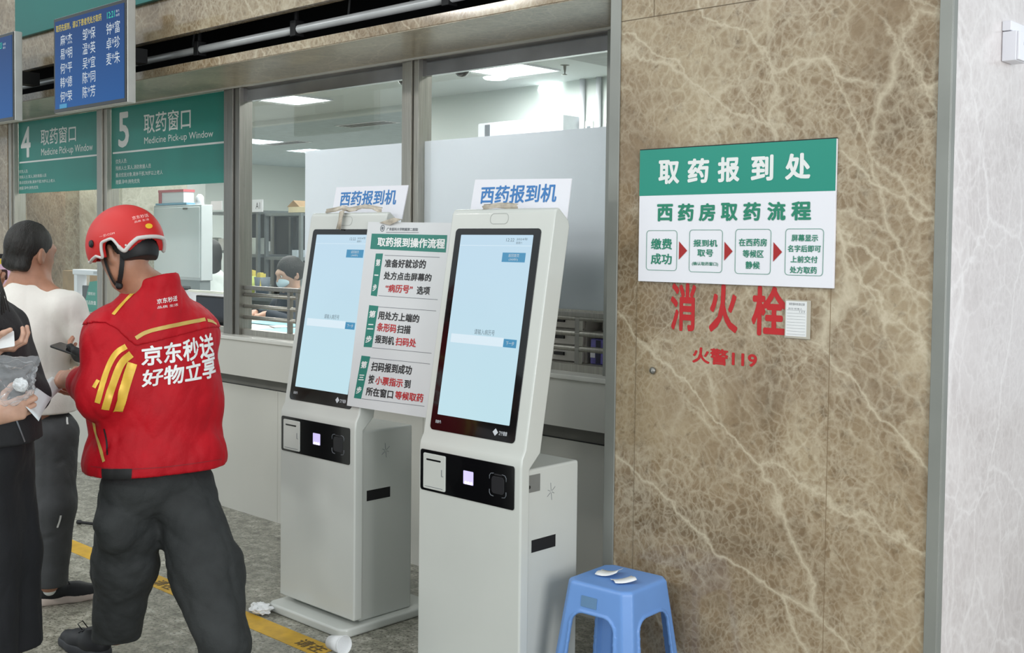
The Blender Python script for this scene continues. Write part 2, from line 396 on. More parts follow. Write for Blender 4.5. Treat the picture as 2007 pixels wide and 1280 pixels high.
# bulkhead over the windows: bottom strip, dark recess, upper stone
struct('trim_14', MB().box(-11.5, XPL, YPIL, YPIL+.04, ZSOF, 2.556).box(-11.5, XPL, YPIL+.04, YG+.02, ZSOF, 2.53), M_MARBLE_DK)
struct('trim_17', MB().box(-11.5, XPL, YPIL-.004, YPIL+.0, ZSOF+.004, 2.556), M_MARBLE, .001)
struct('wall_upper', MB().box(-11.5, XPL, YPIL, YPIL+.05, 2.716, 4.4), M_MARBLE)
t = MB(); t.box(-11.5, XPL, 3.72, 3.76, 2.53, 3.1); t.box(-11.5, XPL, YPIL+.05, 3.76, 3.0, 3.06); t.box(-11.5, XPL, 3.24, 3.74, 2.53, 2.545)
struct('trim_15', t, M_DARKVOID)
struct('trim_4', MB().box(-11.5, XPL, YG-.075, YG-.06, ZSOF-.008, ZSOF), M_COUNTER)

# window posts
PX = [(-8.96, -8.86), (-7.49, -7.355), (-5.885, -5.725), (-4.272, -4.155)]
for i, (a, b) in enumerate(PX):
    t = MB(); w = b-a
    t.box(a, a+w*.30, YG-.045, YG+.05, 1.05, ZSOF); t.box(a+w*.34, a+w*.66, YG-.052, YG+.05, 1.05, ZSOF); t.box(a+w*.70, b, YG-.04, YG+.05, 1.05, ZSOF)
    t.box(a+w*.30, a+w*.34, YG-.03, YG+.05, 1.05, ZSOF); t.box(a+w*.66, a+w*.70, YG-.03, YG+.05, 1.05, ZSOF)
    struct('trim_%d' % (5+i), t, M_STEEL_DK if i == 2 else M_STEEL, .003)
t = MB(); t.box(-2.97, XPL-.013, YG-.045, YG+.05, 1.05, ZSOF)
struct('trim_9', t, M_TRIM)
t = MB()
for a, b in ((-7.355, -5.885), (-5.725, -4.272), (-4.155, -2.97), (-8.86, -7.49)):
    t.box(a, b, YG-.02, YG+.03, 1.05, 1.085)
struct('trim_10', t, M_STEEL)
# polished strip under the bulkhead
t = MB()
for a, b in ((-5.725, -4.272), (-4.155, -2.97)): t.box(a, b, YG-.012, YG+.02, 2.425, ZSOF)
struct('trim_11', t, M_MIRROR)
# marble end wall left of window 4
struct('wall_left', MB().box(-11.5, -8.96, YG-.05, YG+.1, 1.052, ZSOF), M_MARBLE)

# window panes
def pane(n, x0, x1, z0, z1, films=()):
    o = MB().box(x0, x1, YG-.004, YG+.004, z0, z1).build('window_%d' % n, M_GLASS); o['kind'] = 'structure'
    for (a, b, c, d) in films:
        MB().box(a, b, YG+.0045, YG+.0065, c, d).build('frosted_film', M_FROST, o)
    return o
pane(1, -8.86, -7.49, 1.085, ZSOF)
pane(2, -7.355, -5.885, 1.30, ZSOF)
pane(3, -5.725, -4.272, 1.345, ZSOF, [(-5.14, -4.272, 1.345, 2.108)])
pane(4, -4.155, -2.97, 1.318, ZSOF, [(-4.155, -2.97, 1.318, 2.108)])
MB().box(-4.155, -2.97, YG-.008, YG+.008, 1.312, 1.322).build('edge_strip', M_STEEL, bpy.data.objects['window_4'])

# pharmacy room behind the glass
struct('ceiling', MB().box(-16, XPL, YG+.05, 12.2, PCEIL, PCEIL+.06), M_PCEIL)
struct('wall_back', MB().box(-7.45, -2.2, 6.8, 6.95, 0, PCEIL), M_PWALL)
struct('wall_far', MB().box(-16, -7.3, 12., 12.2, 0, PCEIL), M_PWALL)
struct('wall_side', MB().box(-16.2, -16, YG, 12.2, 0, PCEIL), M_PWALL)
struct('wall_inner_right', MB().box(-2.30, -2.2, 4.26, 6.8, 0, PCEIL), M_PWALL)
struct('wall_inner', MB().box(-7.55, -7.40, 6.95, 12, 0, PCEIL), M_PWALL)
struct('wall_inner_left', MB().box(-11.6, -11.5, YG, 7.0, 0, PCEIL), M_PWALL)
struct('trim_12', MB().box(-16, -7.45, 6.96, 7.06, 2.855, PCEIL), M_PCEIL)
struct('trim_13', MB().box(-16, -7.45, 7.06, 12, 2.89, PCEIL+.001), pm('ceiling_far', 'b9c6cc', .8))  # shade of the far ceiling put into a dimmer, bluer colour
# stone column seen through window 4
struct('wall_column', MB().box(-10.6, -9.25, 4.3, 5.0, 0, PCEIL), M_MARBLE)
struct('wall_column_side', MB().box(-9.25, -8.5, 4.42, 5.0, 0, PCEIL), marble('pale_brown_marble', '8b8572', 'aaa592', 'bcb8a6', 'd2cfbf', rot=(1.1, .2, .4)))
# hydrant door in the pillar
d = MB().box(-2.412, -1.668, YPIL-.0015, YPIL+.02, .02, 1.93)
door = struct('door_1', d, M_MARBLE)
fp = YP(YPIL-.0015)
def ybox(F, a, b):
    (u0, v1), (u1, v0) = F.uv(*a), F.uv(*b); return min(u0, u1), min(v0, v1), max(u0, u1), max(v0, v1)
def ytext(mb, F, s, a, b, n=.0008, bold=.02, **k):
    u0, v0, u1, v1 = ybox(F, a, b); return mb.text(s, u0, v0, u1, v1, F.mat(n), bold, **k)
L = MB()
L.text('消', -2.267, 1.312, -2.163, 1.478, fp.mat(.0006), .028); L.text('火', -2.11, 1.316, -1.998, 1.478, fp.mat(.0006), .032); L.text('栓', -1.946, 1.316, -1.82, 1.478, fp.mat(.0006), .028)
L.text('火警119', -2.174, 1.207, -1.922, 1.262, fp.mat(.0006), .028)
L.build('lettering', M_LETR, door)
MB().lathe([(.0, .0), (.011, 0), (.013, .005), (.009, .012), (.0, .014)], 16, Matrix.Translation((-2.336, YPIL-.0015, 1.166)) @ Matrix.Rotation(math.pi/2, 4, 'X')).build('knob', M_STEEL_DK, door, smooth=True)
e = MB()
for x in (-2.413, -1.668): e.box(x-.0005, x+.0005, YPIL-.0017, YPIL, .02, 1.93)
e.build('gap', pm('door_gap', '86745a', .8), door)

# ------------------------------------------------------------------ counter along the windows
ct = empty('service_counter', (-6, 3.7, 0), 0, 'long white service counter with recessed dark band under the glass windows', 'counter')
def part(mb, name, mat, root, bevel=0., **k):
    o = mb.build(name, mat, root, bevel, **k)
    for q in (getattr(mb, 'built', None) or [o]):
        if root is not None and not root.rotation_euler.z: q.location = -Vector(root.location)
    return o
part(MB().box(-10.6, XPL+.2, YFAS, 4.25, 1.03, 1.052), 'countertop', M_COUNTER_TOP, ct, .004)
part(MB().box(-10.6, XPL+.2, YFAS+.01, 4.2, .825, 1.03), 'fascia', M_COUNTER, ct)
part(MB().box(-10.6, XPL+.2, YCAB+.01, 4.2, .755, .825), 'recess_band', pm('band_grey', '6d6c66', .5), ct)
part(MB().box(-10.6, XPL+.2, YCAB+.008, YCAB+.02, .752, .757), 'shadow_gap', M_BLACKM, ct)
b = MB()
xs = [-10.6, -9.2, -7.9, -6.6, -5.33, -4.1, XPL+.2]
for a, c in zip(xs, xs[1:]): b.box(a+.001, c-.001, YCAB, 4.2, 0, .753)
part(b, 'front_panel', M_COUNTER, ct)
# ------------------------------------------------------------------ signs, screens and fittings
def emis_mat(name, top, bot, z0, z1, strength, axis=2):
    """a lit display: colours run between two tones over its height (picture content)"""
    m = bpy.data.materials.new(name); t, out = nt(m); L = t.links
    tc = t.nodes.new('ShaderNodeTexCoord'); sx = t.nodes.new('ShaderNodeSeparateXYZ'); L.new(tc.outputs['Object'], sx.inputs[0])
    mr = t.nodes.new('ShaderNodeMapRange'); mr.inputs[1].default_value = z0; mr.inputs[2].default_value = z1; L.new(sx.outputs[axis], mr.inputs[0])
    r = t.nodes.new('ShaderNodeValToRGB'); r.color_ramp.elements[0].color = lin(bot)+(1,); r.color_ramp.elements[1].color = lin(top)+(1,)
    L.new(mr.outputs[0], r.inputs[0])
    b = t.nodes.new('ShaderNodeBsdfPrincipled'); b.inputs['Base Color'].default_value = (.01, .01, .012, 1); b.inputs['Roughness'].default_value = .12
    L.new(r.outputs[0], b.inputs['Emission Color']); b.inputs['Emission Strength'].default_value = strength; b.inputs['Specular IOR Level'].default_value = .12
    L.new(b.outputs[0], out.inputs[0]); return m
def glow(name, c, s):
    return pm(name, '08090a', .4, 0, 0, 3, emis=c, estr=s)
G_LED = glow('led', 'ffffff', 2.5); G_WHITE = glow('screen_white', 'dfe9ee', .75); G_YEL = glow('screen_yellow', 'e8d24a', .6); G_CYAN = glow('screen_cyan', '38e0c0', .6)
G_BTN = glow('screen_button', '3c93c0', .85); G_INK = pm('screen_ink', '3a4148', .5); G_SOFT = glow('screen_soft', 'd8eaf4', .98)

# --- sign on the pillar
F = YP(YPIL-.012)
r = empty('check_in_sign', (-2.035, YPIL, 1.475), 0, 'green and white notice board with red arrows on the brown marble pillar', 'sign')
(u0, v1), (u1, v0) = F.uv(1252, 296), F.uv(1633, 562); u1 = F.uv(1641, 400)[0]
u0, u1, v0, v1 = -2.402, -1.655, 1.478, 1.938
part(MB().box(u0, u1, YPIL-.0115, YPIL-.001, v0, v1), 'board', M_PRINTW, r, .001)
vm = 1.778
part(MB().box(u0, u1, YPIL-.0121, YPIL-.0113, vm, v1), 'green_band', M_GREEN, r)
part(MB().box(u0, u1, YPIL-.0125, YPIL-.002, v1-.0, v1+.003), 'top_edge', M_BLACKM, r)
a = MB()
chars = '取药报到处'
px = [(1291, 1332), (1348, 1390), (1407, 1450), (1472, 1516), (1539, 1589)]
for c, (x0, x1) in zip(chars, px):
    f0, f1 = F.uv(x0, 330)[0], F.uv(x1, 330)[0]
    a.text(c, f0, 1.816, f1, 1.899, F.mat(.0006), .035)
part(a, 'lettering', M_LETW, r)
a = MB()
for c, (x0, x1) in zip('西药房取药流程', [(1288, 1319), (1329, 1360), (1370, 1402), (1413, 1446), (1457, 1491), (1504, 1540), (1551, 1590)]):
    a.text(c, F.uv(x0, 412)[0], 1.688, F.uv(x1, 412)[0], 1.748, F.mat(.0006), .035)
def btext(mb, s, x0, x1, vc, h, bold=.02):
    mb.text(s, F.uv(x0, 490)[0], vc-h/2, F.uv(x1, 490)[0], vc+h/2, F.mat(.0006), bold)
btext(a, '缴费', 1276, 1317, 1.610, .038); btext(a, '成功', 1276, 1317, 1.558, .038)
btext(a, '报到机', 1359, 1406, 1.614, .024); btext(a, '取号', 1367, 1398, 1.581, .024); btext(a, '(确认取药窗口)', 1357, 1408, 1.544, .014, .01)
btext(a, '在西药房', 1448, 1503, 1.618, .025); btext(a, '等候区', 1456, 1497, 1.581, .025); btext(a, '静候', 1462, 1490, 1.544, .025)
for i, s in enumerate(('屏幕显示', '名字后即可', '上前交付', '处方取药')):
    x0, x1 = ((1551, 1603), (1544, 1609), (1550, 1603), (1549, 1602))[i]
    btext(a, s, x0, x1, 1.633-i*.0335, .022)
for (x0, x1, za, zb) in ((1267, 1327, 1.518, 1.657), (1351, 1416, 1.516, 1.659), (1441, 1511, 1.515, 1.661), (1539, 1614, 1.515, 1.662)):
    a.ring(F.uv(x0, 490)[0], za, F.uv(x1, 490)[0], zb, .012, .0013, 0, .0005, F.mat(.0004))
part(a, 'lettering', M_LETG, r)
for x0, x1 in ((1331, 1347), (1420, 1436), (1516, 1533)):
    p, q = F.uv(x0, 490)[0], F.uv(x1, 490)[0]
    part(MB().prism([(p, 1.557), (q, 1.588), (p, 1.619)], 0, .0006, F.mat(.0004)), 'arrow', M_LETRD, r)

# --- paper record card taped over the hydrant lettering
r = empty('inspection_card', (-1.79, YPIL, 1.32), 0, 'small white printed inspection card in a clear sleeve on hydrant door', 'card')
part(MB().box(-1.822, -1.733, YPIL-.007, YPIL-.0022, 1.315, 1.437), 'sleeve', pm('clear_sleeve', 'b9b3a4', .15), r, .001)
part(MB().box(-1.818, -1.745, YPIL-.0076, YPIL-.007, 1.322, 1.433), 'paper', M_PAPER, r)
a = MB(); fc = YP(YPIL-.0076)
for k in range(9): a.box(-1.814, -1.749, YPIL-.0079, YPIL-.0076, 1.404-k*.0095, 1.4046-k*.0095)
a.text('消防器材检查记录', -1.808, 1.42, -1.752, 1.428, fc.mat(.0003), .0); a.text('月日 检查人', -1.81, 1.4065, -1.76, 1.412, fc.mat(.0003), 0.); a.text('1 2 3', -1.77, 1.398, -1.752, 1.403, fc.mat(.0003), .0)
part(a, 'lettering', M_LETGREY, r)

# --- teal boards behind the glass, windows 4 and 5
F5 = YP(YG-.006)
def window_sign(num, x0, x1, rows, label):
    r = empty('window_sign', ((x0+x1)/2, YG, 1.954), 0, label, 'sign')
    part(MB().box(x0, x1, YG-.0062, YG-.0045, 1.956, 2.507), 'film', M_GREEN3, r)
    return r
r = window_sign('4', -8.855, -7.492, None, 'teal window sign with a large white 4, above the black-haired head')
a = MB()
def gt(mb, s, x0, y0, x1, y1, bold=.0, n=.0008):
    (a0, b1), (a1, b0) = F5.uv(x0, (y0)), F5.uv(x1, y1)
    mb.text(s, a0, b0, a1, b1, F5.mat(n), bold)
def vz(px, py): return F5.uv(px, py)
def gtext(mb, s, pl, pr, bold=.0):
    """pl/pr: (px, top py, bottom py) at the left and right ends"""
    ul, vt = vz(pl[0], pl[1]); _, vb = vz(pl[0], pl[2]); ur, vt2 = vz(pr[0], pr[1]); _, vb2 = vz(pr[0], pr[2])
    mb.text(s, ul, (vb+vb2)/2, ur, (vt+vt2)/2, F5.mat(.0008), bold)
gtext(a, '4', (41, 249, 310), (60, 248, 308), .016)
gtext(a, '取药窗口', (80, 252, 285), (149, 246, 278), .008)
gtext(a, 'Medicine Pick-up Window', (81, 290, 307), (182, 282, 302), .0)
za = vz(120, 311)[1]
a.box(-8.84, -7.492, YG-.0072, YG-.0062, za-.006, za+.006)
small = ('优先人员:', '残疾人士,军人,消防救援人员', '重点优抚对象,离休干部,70岁以上老人', '抱婴,孕中,持先优先')
for k, (s, xr) in enumerate(zip(small, (55, 91, 108, 75))):
    v = 2.14-k*.043; ul = vz(38, 340)[0]; ur = vz(xr, 340)[0]
    a.text(s, ul, v-.026, ur, v, F5.mat(.0008), .0)
part(a, 'lettering', M_LETW, r)
r = window_sign('5', -7.352, -5.888, None, 'teal window sign with a large white 5, above the red helmet')
a = MB()
gtext(a, '5', (232, 220, 290), (253, 219, 288), .02)
gtext(a, '取药窗口', (282, 222, 262), (374, 212, 252), .008)
gtext(a, 'Medicine Pick-up Window', (283, 268, 284), (418, 256, 275), .0)
za = vz(336, 289)[1]
a.box(-7.33, -5.888, YG-.0072, YG-.0062, za-.006, za+.006)
for k, (s, xr) in enumerate(zip(small, (249, 296, 319, 274))):
    v = 2.155-k*.047; ul = vz(227, 320)[0]; ur = vz(xr, 320)[0]
    a.text(s, ul, v-.03, ur, v, F5.mat(.0008), .0)
part(a, 'lettering', M_LETW, r)

# --- teal board high on the upper stone
r = empty('wall_board', (-6.6, YPIL, 2.925), 0, 'plain teal signboard high on the stone above the call screens', 'sign')
part(MB().box(-7.545, -5.55, YPIL-.03, YPIL-.002, 2.925, 3.55), 'board', M_GREEN2, r, .003)

# --- call screens
def tv(x0, x1, label, rows):
    y = 2.9; r = empty('call_screen', ((x0+x1)/2, y, 2.32), 0, label, 'screen', None)
    part(MB().box(x0, x1, y, y+.05, 2.322, 2.862), 'housing', pm('tv_silver', 'bcbdb9', .4, .2), r, .006)
    part(MB().box(x0+.3, x1-.3, y+.05, y+.10, 2.45, 2.7), 'rear_housing', M_BLACKM, r, .01)
    part(MB().box(x0+.004, x1-.004, y-.004, y+.004, 2.326, 2.858), 'bezel', M_BLACK, r, .002)
    part(MB().box(x0+.022, x1-.022, y-.0055, y-.003, 2.345, 2.84), 'display', emis_mat('call_display', '0a4486', '1463b0', 2.34, 2.84, .62), r)
    part(MB().box((x0+x1)/2-.05, (x0+x1)/2+.05, y+.10, YPIL+.02, 2.60, 2.68), 'bracket', M_BLACKM, r)
    part(MB().box((x0+x1)/2-.04, (x0+x1)/2+.04, y+.10, y+.14, 2.5, 2.9), 'bracket', M_BLACKM, r)
    return r
TVF = YP(2.8935)
r = tv(-6.372, -5.522, 'blue call screen listing names with asterisks in white', None)
a = MB(); w = MB(); c = MB()
def tvt(mb, s, x0, y0, x1, y1, bold=.0):
    (a0, b1), (a1, b0) = TVF.uv(x0, y0), TVF.uv(x1, y1); mb.text(s, min(a0, a1), b0, max(a0, a1), b1, TVF.mat(.0005), bold)
def tvrow(mb, s, pl, pr, h, bold=0.):
    ul, vl = TVF.uv(*pl); ur, vr = TVF.uv(*pr); v = (vl+vr)/2; mb.text(s, ul, v-h/2, ur, v+h/2, TVF.mat(.0005), bold)
tvrow(c, '取药先报到，请以下患者凭处方取药', (110, 57), (199, 34), .04, .012)
part(c, 'lettering', G_YEL, r); c = MB(); tvrow(c, '12:21', (210, 30), (225, 27), .035, .01); part(c, 'lettering', G_CYAN, r)
tvrow(w, '周六', (227, 22), (234, 20.5), .014); tvrow(w, '03月', (227, 30), (234, 28.5), .014)
for k, s in enumerate(('麻*杰', '易*明', '何*平', '韩*德', '何*荣')): tvrow(w, s, (118.5, 79+k*28), (141.5, 75+k*27.7), .060)
for k, s in enumerate(('邹*保', '温*英', '吴*宜', '陈*同', '陈*芳')): tvrow(w, s, (162, 68+k*28.5), (187, 63+k*28.3), .063)
for k, s in enumerate(('钟*富', '卓*珍', '麦*朱')): tvrow(w, s, (208.5, 57+k*30), (235, 51+k*29.6), .064)
part(w, 'lettering', G_WHITE, r)
c = MB(); u, v = TVF.uv(124, 208); c.rrect(u-.045, v-.012, u+.045, v+.012, .002, 0, .0006, TVF.mat(.0002)); part(c, 'status_bar', G_BTN, r)
r = tv(-7.76, -6.912, 'blue call screen showing only the clock at its cut-off end', None)
c = MB(); tvrow(c, '12:21', (-7, 92), (4, 89), .04, .01); part(c, 'lettering', G_CYAN, r)
c = MB(); tvrow(c, '03月', (6, 87), (11, 86), .014); tvrow(c, '周六', (6, 94), (11, 93), .014); part(c, 'lettering', G_WHITE, r)

# --- rail in the dark recess
r = empty('ceiling_rail', (-5, 3.34, 2.66), 0, 'long silver rail on clamps in the dark slot above the windows', 'rail')
part(MB().tube([(-9.0, 3.34, 2.655), (XPL-.01, 3.34, 2.655)], .021, 12), 'tube', pm('rail_grey', 'd8dada', .3, .2), r, smooth=True)
for x in (-8.2, -7.0, -5.55, -4.65, -3.55, -3.0):
    part(MB().box(x-.022, x+.022, 3.315, 3.372, 2.62, 2.70).box(x-.008, x+.008, 3.33, 3.35, 2.7, 3.0), 'clamp', M_BLACKM, r, .004)
for x in (-5.75, -4.35, -3.9):
    part(MB().tube([(x, 3.45, 3.0), (x+.03, 3.42, 2.85), (x+.06, 3.38, 2.68)], .006, 6), 'cable', pm('cable_grey', '3a3c3e', .6), r, smooth=True)

# --- kiosks
def make_kiosk(loc, label, lock):
    r = empty('self_service_kiosk', loc, 0, label, 'kiosk', 'self service check-in kiosks')
    hw = .258
    def p(mb, n, m, bev=0., **k):
        return mb.build(n, m, r, bev, **k)
    # base plate
    MX = Matrix.Identity(4)
    p(MB().rrect(-.268, -.065, .268, .46, .045, 0, .038), 'base_plate', M_WHITEP, .010, seg=3)
    p(MB().box(-.232, .232, .05, .335, .038, .828), 'body', M_WHITEP, .010, seg=3)
    # front shell: one slab bent where the head leans back
    prof = [(0.0, .058), (0.0, .84), (.004, .875), (.02, .905), (.157, 1.712), (.165, 1.728), (.18, 1.733), (.232, 1.690), (.238, 1.668), (.100, .885), (.046, .835), (.046, .058)]
    s = MB(); s.prism([(y, z) for y, z in prof], -hw, hw, Matrix(((0, 0, 1, 0), (1, 0, 0, 0), (0, 1, 0, 0), (0, 0, 0, 1))))
    p(s, 'front_shell', M_WHITEP, .014, seg=4)
    K = Frame((0, .02, .88), (1, 0, 0), (0, .137, .807*1.0))
    K = Frame((0, .02, .905), (1, 0, 0), (0, .137, .807))
    dv = -.025
    fm = K.mat
    p(MB().rrect(-.222, .04+dv, .206, .79+dv, .016, -.004, .0025, fm()), 'bezel', M_BLACK, .001)
    disp = p(MB().rrect(-.190, .098+dv, .173, .766+dv, .003, 0, .0032, fm()), 'display', emis_mat('kiosk_display', 'c0daec', 'bfe0ea', 1.0, 1.7, 1.0))
    a = MB()
    a.text('请输入病历号', -.055, .402+dv, .047, .422+dv, fm(.0036), .0)
    a.text('12:22', .045, .742+dv, .085, .754+dv, fm(.0036), 0.); a.text('2024年', .095, .746+dv, .15, .756+dv, fm(.0036), 0.); a.text('星期六', .095, .733+dv, .125, .742+dv, fm(.0036), 0.)
    p(a, 'lettering', pm('screen_text', '5a6a74', .5), 0)
    p(MB().rrect(.036, .668+dv, .148, .702+dv, .001, 0, .0006, fm(.0032)), 'button', G_BTN); p(MB().rrect(.096, .366+dv, .158, .395+dv, .001, 0, .0006, fm(.0032)), 'button', G_BTN)
    a = MB(); a.text('返回首页', .066, .686+dv, .118, .698+dv, fm(.004), 0.); a.text('(30秒)', .07, .672+dv, .114, .682+dv, fm(.004), 0.); a.text('下一步', .108, .374+dv, .148, .388+dv, fm(.004), 0.)
    p(a, 'lettering', G_WHITE)
    p(MB().rrect(-.172, .366+dv, .094, .398+dv, .001, 0, .0005, fm(.0032)), 'input_field', G_SOFT); p(MB().rrect(-.188, .726+dv, .171, .7275+dv, .0003, 0, .0005, fm(.0032)), 'header_line', G_SOFT)
    a = MB()
    a.text('设备号:', -.196, .066+dv, -.165, .078+dv, fm(.0030), .01)
    a.prism([(.098, .069+dv), (.111, .056+dv), (.124, .069+dv), (.111, .082+dv)], 0, .0005, fm(.0026)); a.text('卫宁健康', .128, .061+dv, .168, .076+dv, fm(.003), .01)
    p(a, 'lettering', pm('bezel_print', 'c9cdd2', .5))
    # camera cover outline
    p(MB().ring(-.052, .806+dv, .040, .846+dv, .018, .002, 0, .0008, fm()), 'camera_cover', pm('seam_grey', 'a4a7a3', .5))
    # reader panel
    Q = Frame((0, 0, 0), (1, 0, 0), (0, 0, 1)); qm = Q.mat
    p(MB().rrect(-.246, .697, .229, .848, .010, -.003, .0025, qm()), 'reader_panel', M_BLACK, .001)
    pd = p(MB().rrect(-.227, .706, -.110, .836, .006, 0, .006, qm()), 'printer_door', M_WHITEP, .0015)
    MB().rrect(-.209, .811, -.133, .817, .002, 0, .0008, qm(.006)).build('ticket_slot', M_BLACK, pd)
    MB().rrect(-.129, .760, -.126, .785, .001, 0, .0006, qm(.006)).rrect(-.126, .760, -.119, .762, .0006, 0, .0006, qm(.006)).rrect(-.216, .714, -.122, .7155, .0005, 0, .0006, qm(.006)).build('latch_line', M_LETGREY, pd)
    p(MB().rrect(-.018, .752, .032, .800, .003, 0, .0032, qm()), 'scanner_window', pm('scanner_glow', 'b9b0d8', .4, emis='b7aede', estr=.75))
    for k in range(3): p(MB().lathe([(0, 0), (.005, 0), (.004, .002), (0, .003)], 10, qm(.0032) @ Matrix.Translation((-.006+k*.014, .758, 0))), 'scanner_led', G_LED)
    for sx, sy in ((-1, 1), (1, 1), (-1, -1), (1, -1)):
        a = MB()
        pts = [(.152+sx*(.040-.0), .772+sy*.018), (.152+sx*.040, .772+sy*.030), (.152+sx*.034, .772+sy*.038), (.152+sx*.020, .772+sy*.040)]
        a.tube([tuple(Q.pt(u, v, .003)) for u, v in pts], .0012, 6)
        p(a, 'scan_corner_mark', M_LETGREY, smooth=True)
    p(MB().rrect(.122, .742, .182, .802, .012, 0, .0012, qm(.0022)).rrect(.135, .806, .170, .811, .001, 0, .0012, qm(.0022)), 'card_reader', pm('reader_dark', '1b1b1f', .4), .001)
    # right-hand side: slot handle, vent star, lock plate
    S = Frame((.232, 0, 0), (0, 1, 0), (0, 0, 1)); sm = S.mat
    p(MB().rrect(.083, .535, .212, .581, .002, -.03, .0008, sm()), 'grip_recess', M_BLACKM)
    p(MB().ring(.081, .533, .214, .583, .003, .003, 0, .0012, sm()), 'grip_rim', M_WHITEP)
    a = MB(); cu, cv = .185, .735
    for k in range(6):
        an = math.radians(90+60*k+6); l = (.032, .02, .026, .03, .018, .026)[k]
        du, dw = math.cos(an), math.sin(an)
        a.prism([(cu+du*.004-dw*.0007, cv+dw*.004+du*.0007), (cu+du*l-dw*.0007, cv+dw*l+du*.0007), (cu+du*l+dw*.0007, cv+dw*l-du*.0007), (cu+du*.004+dw*.0007, cv+dw*.004-du*.0007)], 0, .0006, sm(.0003))
    p(a, 'speaker_slit', M_LETGREY)
    if lock:
        q = p(MB().rrect(.055, .748, .125, .808, .001, 0, .0016, sm()), 'lock_plate', pm('lock_grey', '8f9290', .35, .4))
        MB().lathe([(0, 0), (.006, 0), (.006, .003), (0, .003)], 12, sm(.0016) @ Matrix.Translation((.067, .768, 0))).build('keyhole', M_BLACKM, q)
    p(MB().box(-.2, .2, .335, .345, .08, .7), 'rear_door', M_WHITEP, .003)
    return r
K1 = make_kiosk((-3.82, 2.852, 0), 'white touchscreen check-in kiosk whose screen edge the instruction poster covers', False)
K2 = make_kiosk((-2.82, 2.765, 0), 'white touchscreen check-in kiosk with a grey lock plate, beside the blue stool', True)

# --- cardboard header plates taped behind the kiosk tops
def placard(xc, y, z0, label, du):
    F = Frame((xc, y, z0), (1, 0, 0), (0, .06, 1))
    r = empty('header_placard', (xc, y, z0), 0, label, 'sign', 'kiosk header placards')
    def p(mb, n, m, **k): return part(mb, n, m, r, **k)
    return F, r, p
F, r, p = placard(-2.80, 3.012, 1.66, 'white placard with blue lettering taped on top of the kiosk beside the stool', 0)
def pl(px, py): return F.uv(px, py)
quad = [pl(932, 352), pl(1121, 350), pl(1109, 448), pl(918, 440)]
p(MB().prism(quad[::-1], -.002, .002, F.mat()), 'card', M_PRINTW)
a = MB(); (u0, _), (u1, _) = pl(942, 380), pl(1091, 380); v1 = (pl(942, 365)[1]+pl(1091, 360)[1])/2; v0 = (pl(942, 400)[1]+pl(1091, 396)[1])/2
a.text('西药报到机', u0, v0, u1, v1, F.mat(.0026), .02, shear=.10); p(a, 'lettering', M_LETB)
F, r, p = placard(-3.80, 3.10, 1.70, 'white placard with blue lettering and crumpled tape on the farther kiosk', 0)
quad = [pl(660, 367), pl(801, 363), pl(788, 430), pl(650, 425)]
p(MB().prism(quad[::-1], -.002, .002, F.mat()), 'card', M_PRINTW)
a = MB(); (u0, _), (u1, _) = pl(667, 385), pl(777, 385); v1 = (pl(667, 376)[1]+pl(777, 371)[1])/2; v0 = (pl(667, 404)[1]+pl(777, 401)[1])/2
a.text('西药报到机', u0, v0, u1, v1, F.mat(.0026), .02, shear=.14); p(a, 'lettering', M_LETB)

# crumpled tape lying over the kiosk tops
def tape(pts, w, name, label, m, seed):
    rnd = random.Random(seed); rows = []
    for k, q in enumerate(pts):
        q = Vector(q); nxt = Vector(pts[min(k+1, len(pts)-1)]); prv = Vector(pts[max(k-1, 0)])
        d = (nxt-prv).normalized(); s = d.cross(Vector((0, -.9, .4))).normalized()
        rows.append([q+s*w*(j/4-.5)+Vector((rnd.uniform(-1, 1), rnd.uniform(-1, .2), rnd.uniform(-.6, 1)))*.005 for j in range(5)])
    o = strip_mesh(name, rows, m, None, True, .0008); tag(o, label, 'tape', 'crumpled tape on the kiosks'); return o
M_TAPE = pm('packing_tape', 'bdb3a2', .25, 0, .15, 30)
tape([(-3.98, 3.02, 1.738), (-3.92, 3.03, 1.742), (-3.87, 3.025, 1.752), (-3.83, 3.03, 1.742), (-3.78, 3.03, 1.745), (-3.73, 3.03, 1.757), (-3.68, 3.035, 1.75), (-3.62, 3.035, 1.737)], .022, 'tape_strip', 'crumpled tape along the top edge of the farther kiosk', M_TAPE, 3)
tape([(-3.845, 3.03, 1.741), (-3.845, 3.000, 1.735), (-3.843, 2.994, 1.70), (-3.845, 2.985, 1.66)], .03, 'tape_strip', 'tape strip folded down the front of the farther kiosk top', M_TAPE, 4)
tape([(-2.93, 2.94, 1.737), (-2.90, 2.945, 1.742), (-2.85, 2.94, 1.745), (-2.80, 2.945, 1.742), (-2.76, 2.945, 1.741)], .02, 'tape_strip', 'crumpled tape along the top edge of the kiosk beside the stool', M_TAPE, 5)

# --- poster hung between the kiosks
K = Frame((-3.82, 2.852+.02, .905), (1, 0, 0), (0, .137, .807)); PO = Frame(K.pt(0, 0, .009), K.U, K.V)
r = empty('instruction_poster', tuple(PO.pt(.4, .05)), 0, 'white laminated three-step instruction poster taped between the two kiosks', 'poster')
def pp(mb, n, m, **k): return part(mb, n, m, r, **k)
U = lambda px, py: PO.uv(px, py)
q = [U(722, 435), (.675, U(878, 437)[1]), (.675, U(830, 816)[1]-.004), U(680, 795)]
rows = []
for i in range(13):
    s = i/12; row = []
    for jx in range(17):
        tt = jx/16; u = (q[0][0]*(1-s)+q[3][0]*s)*(1-tt)+(q[1][0]*(1-s)+q[2][0]*s)*tt; v = (q[0][1]*(1-s)+q[3][1]*s)*(1-tt)+(q[1][1]*(1-s)+q[2][1]*s)*tt
        row.append(PO.pt(u, v, 0))
    rows.append(row)
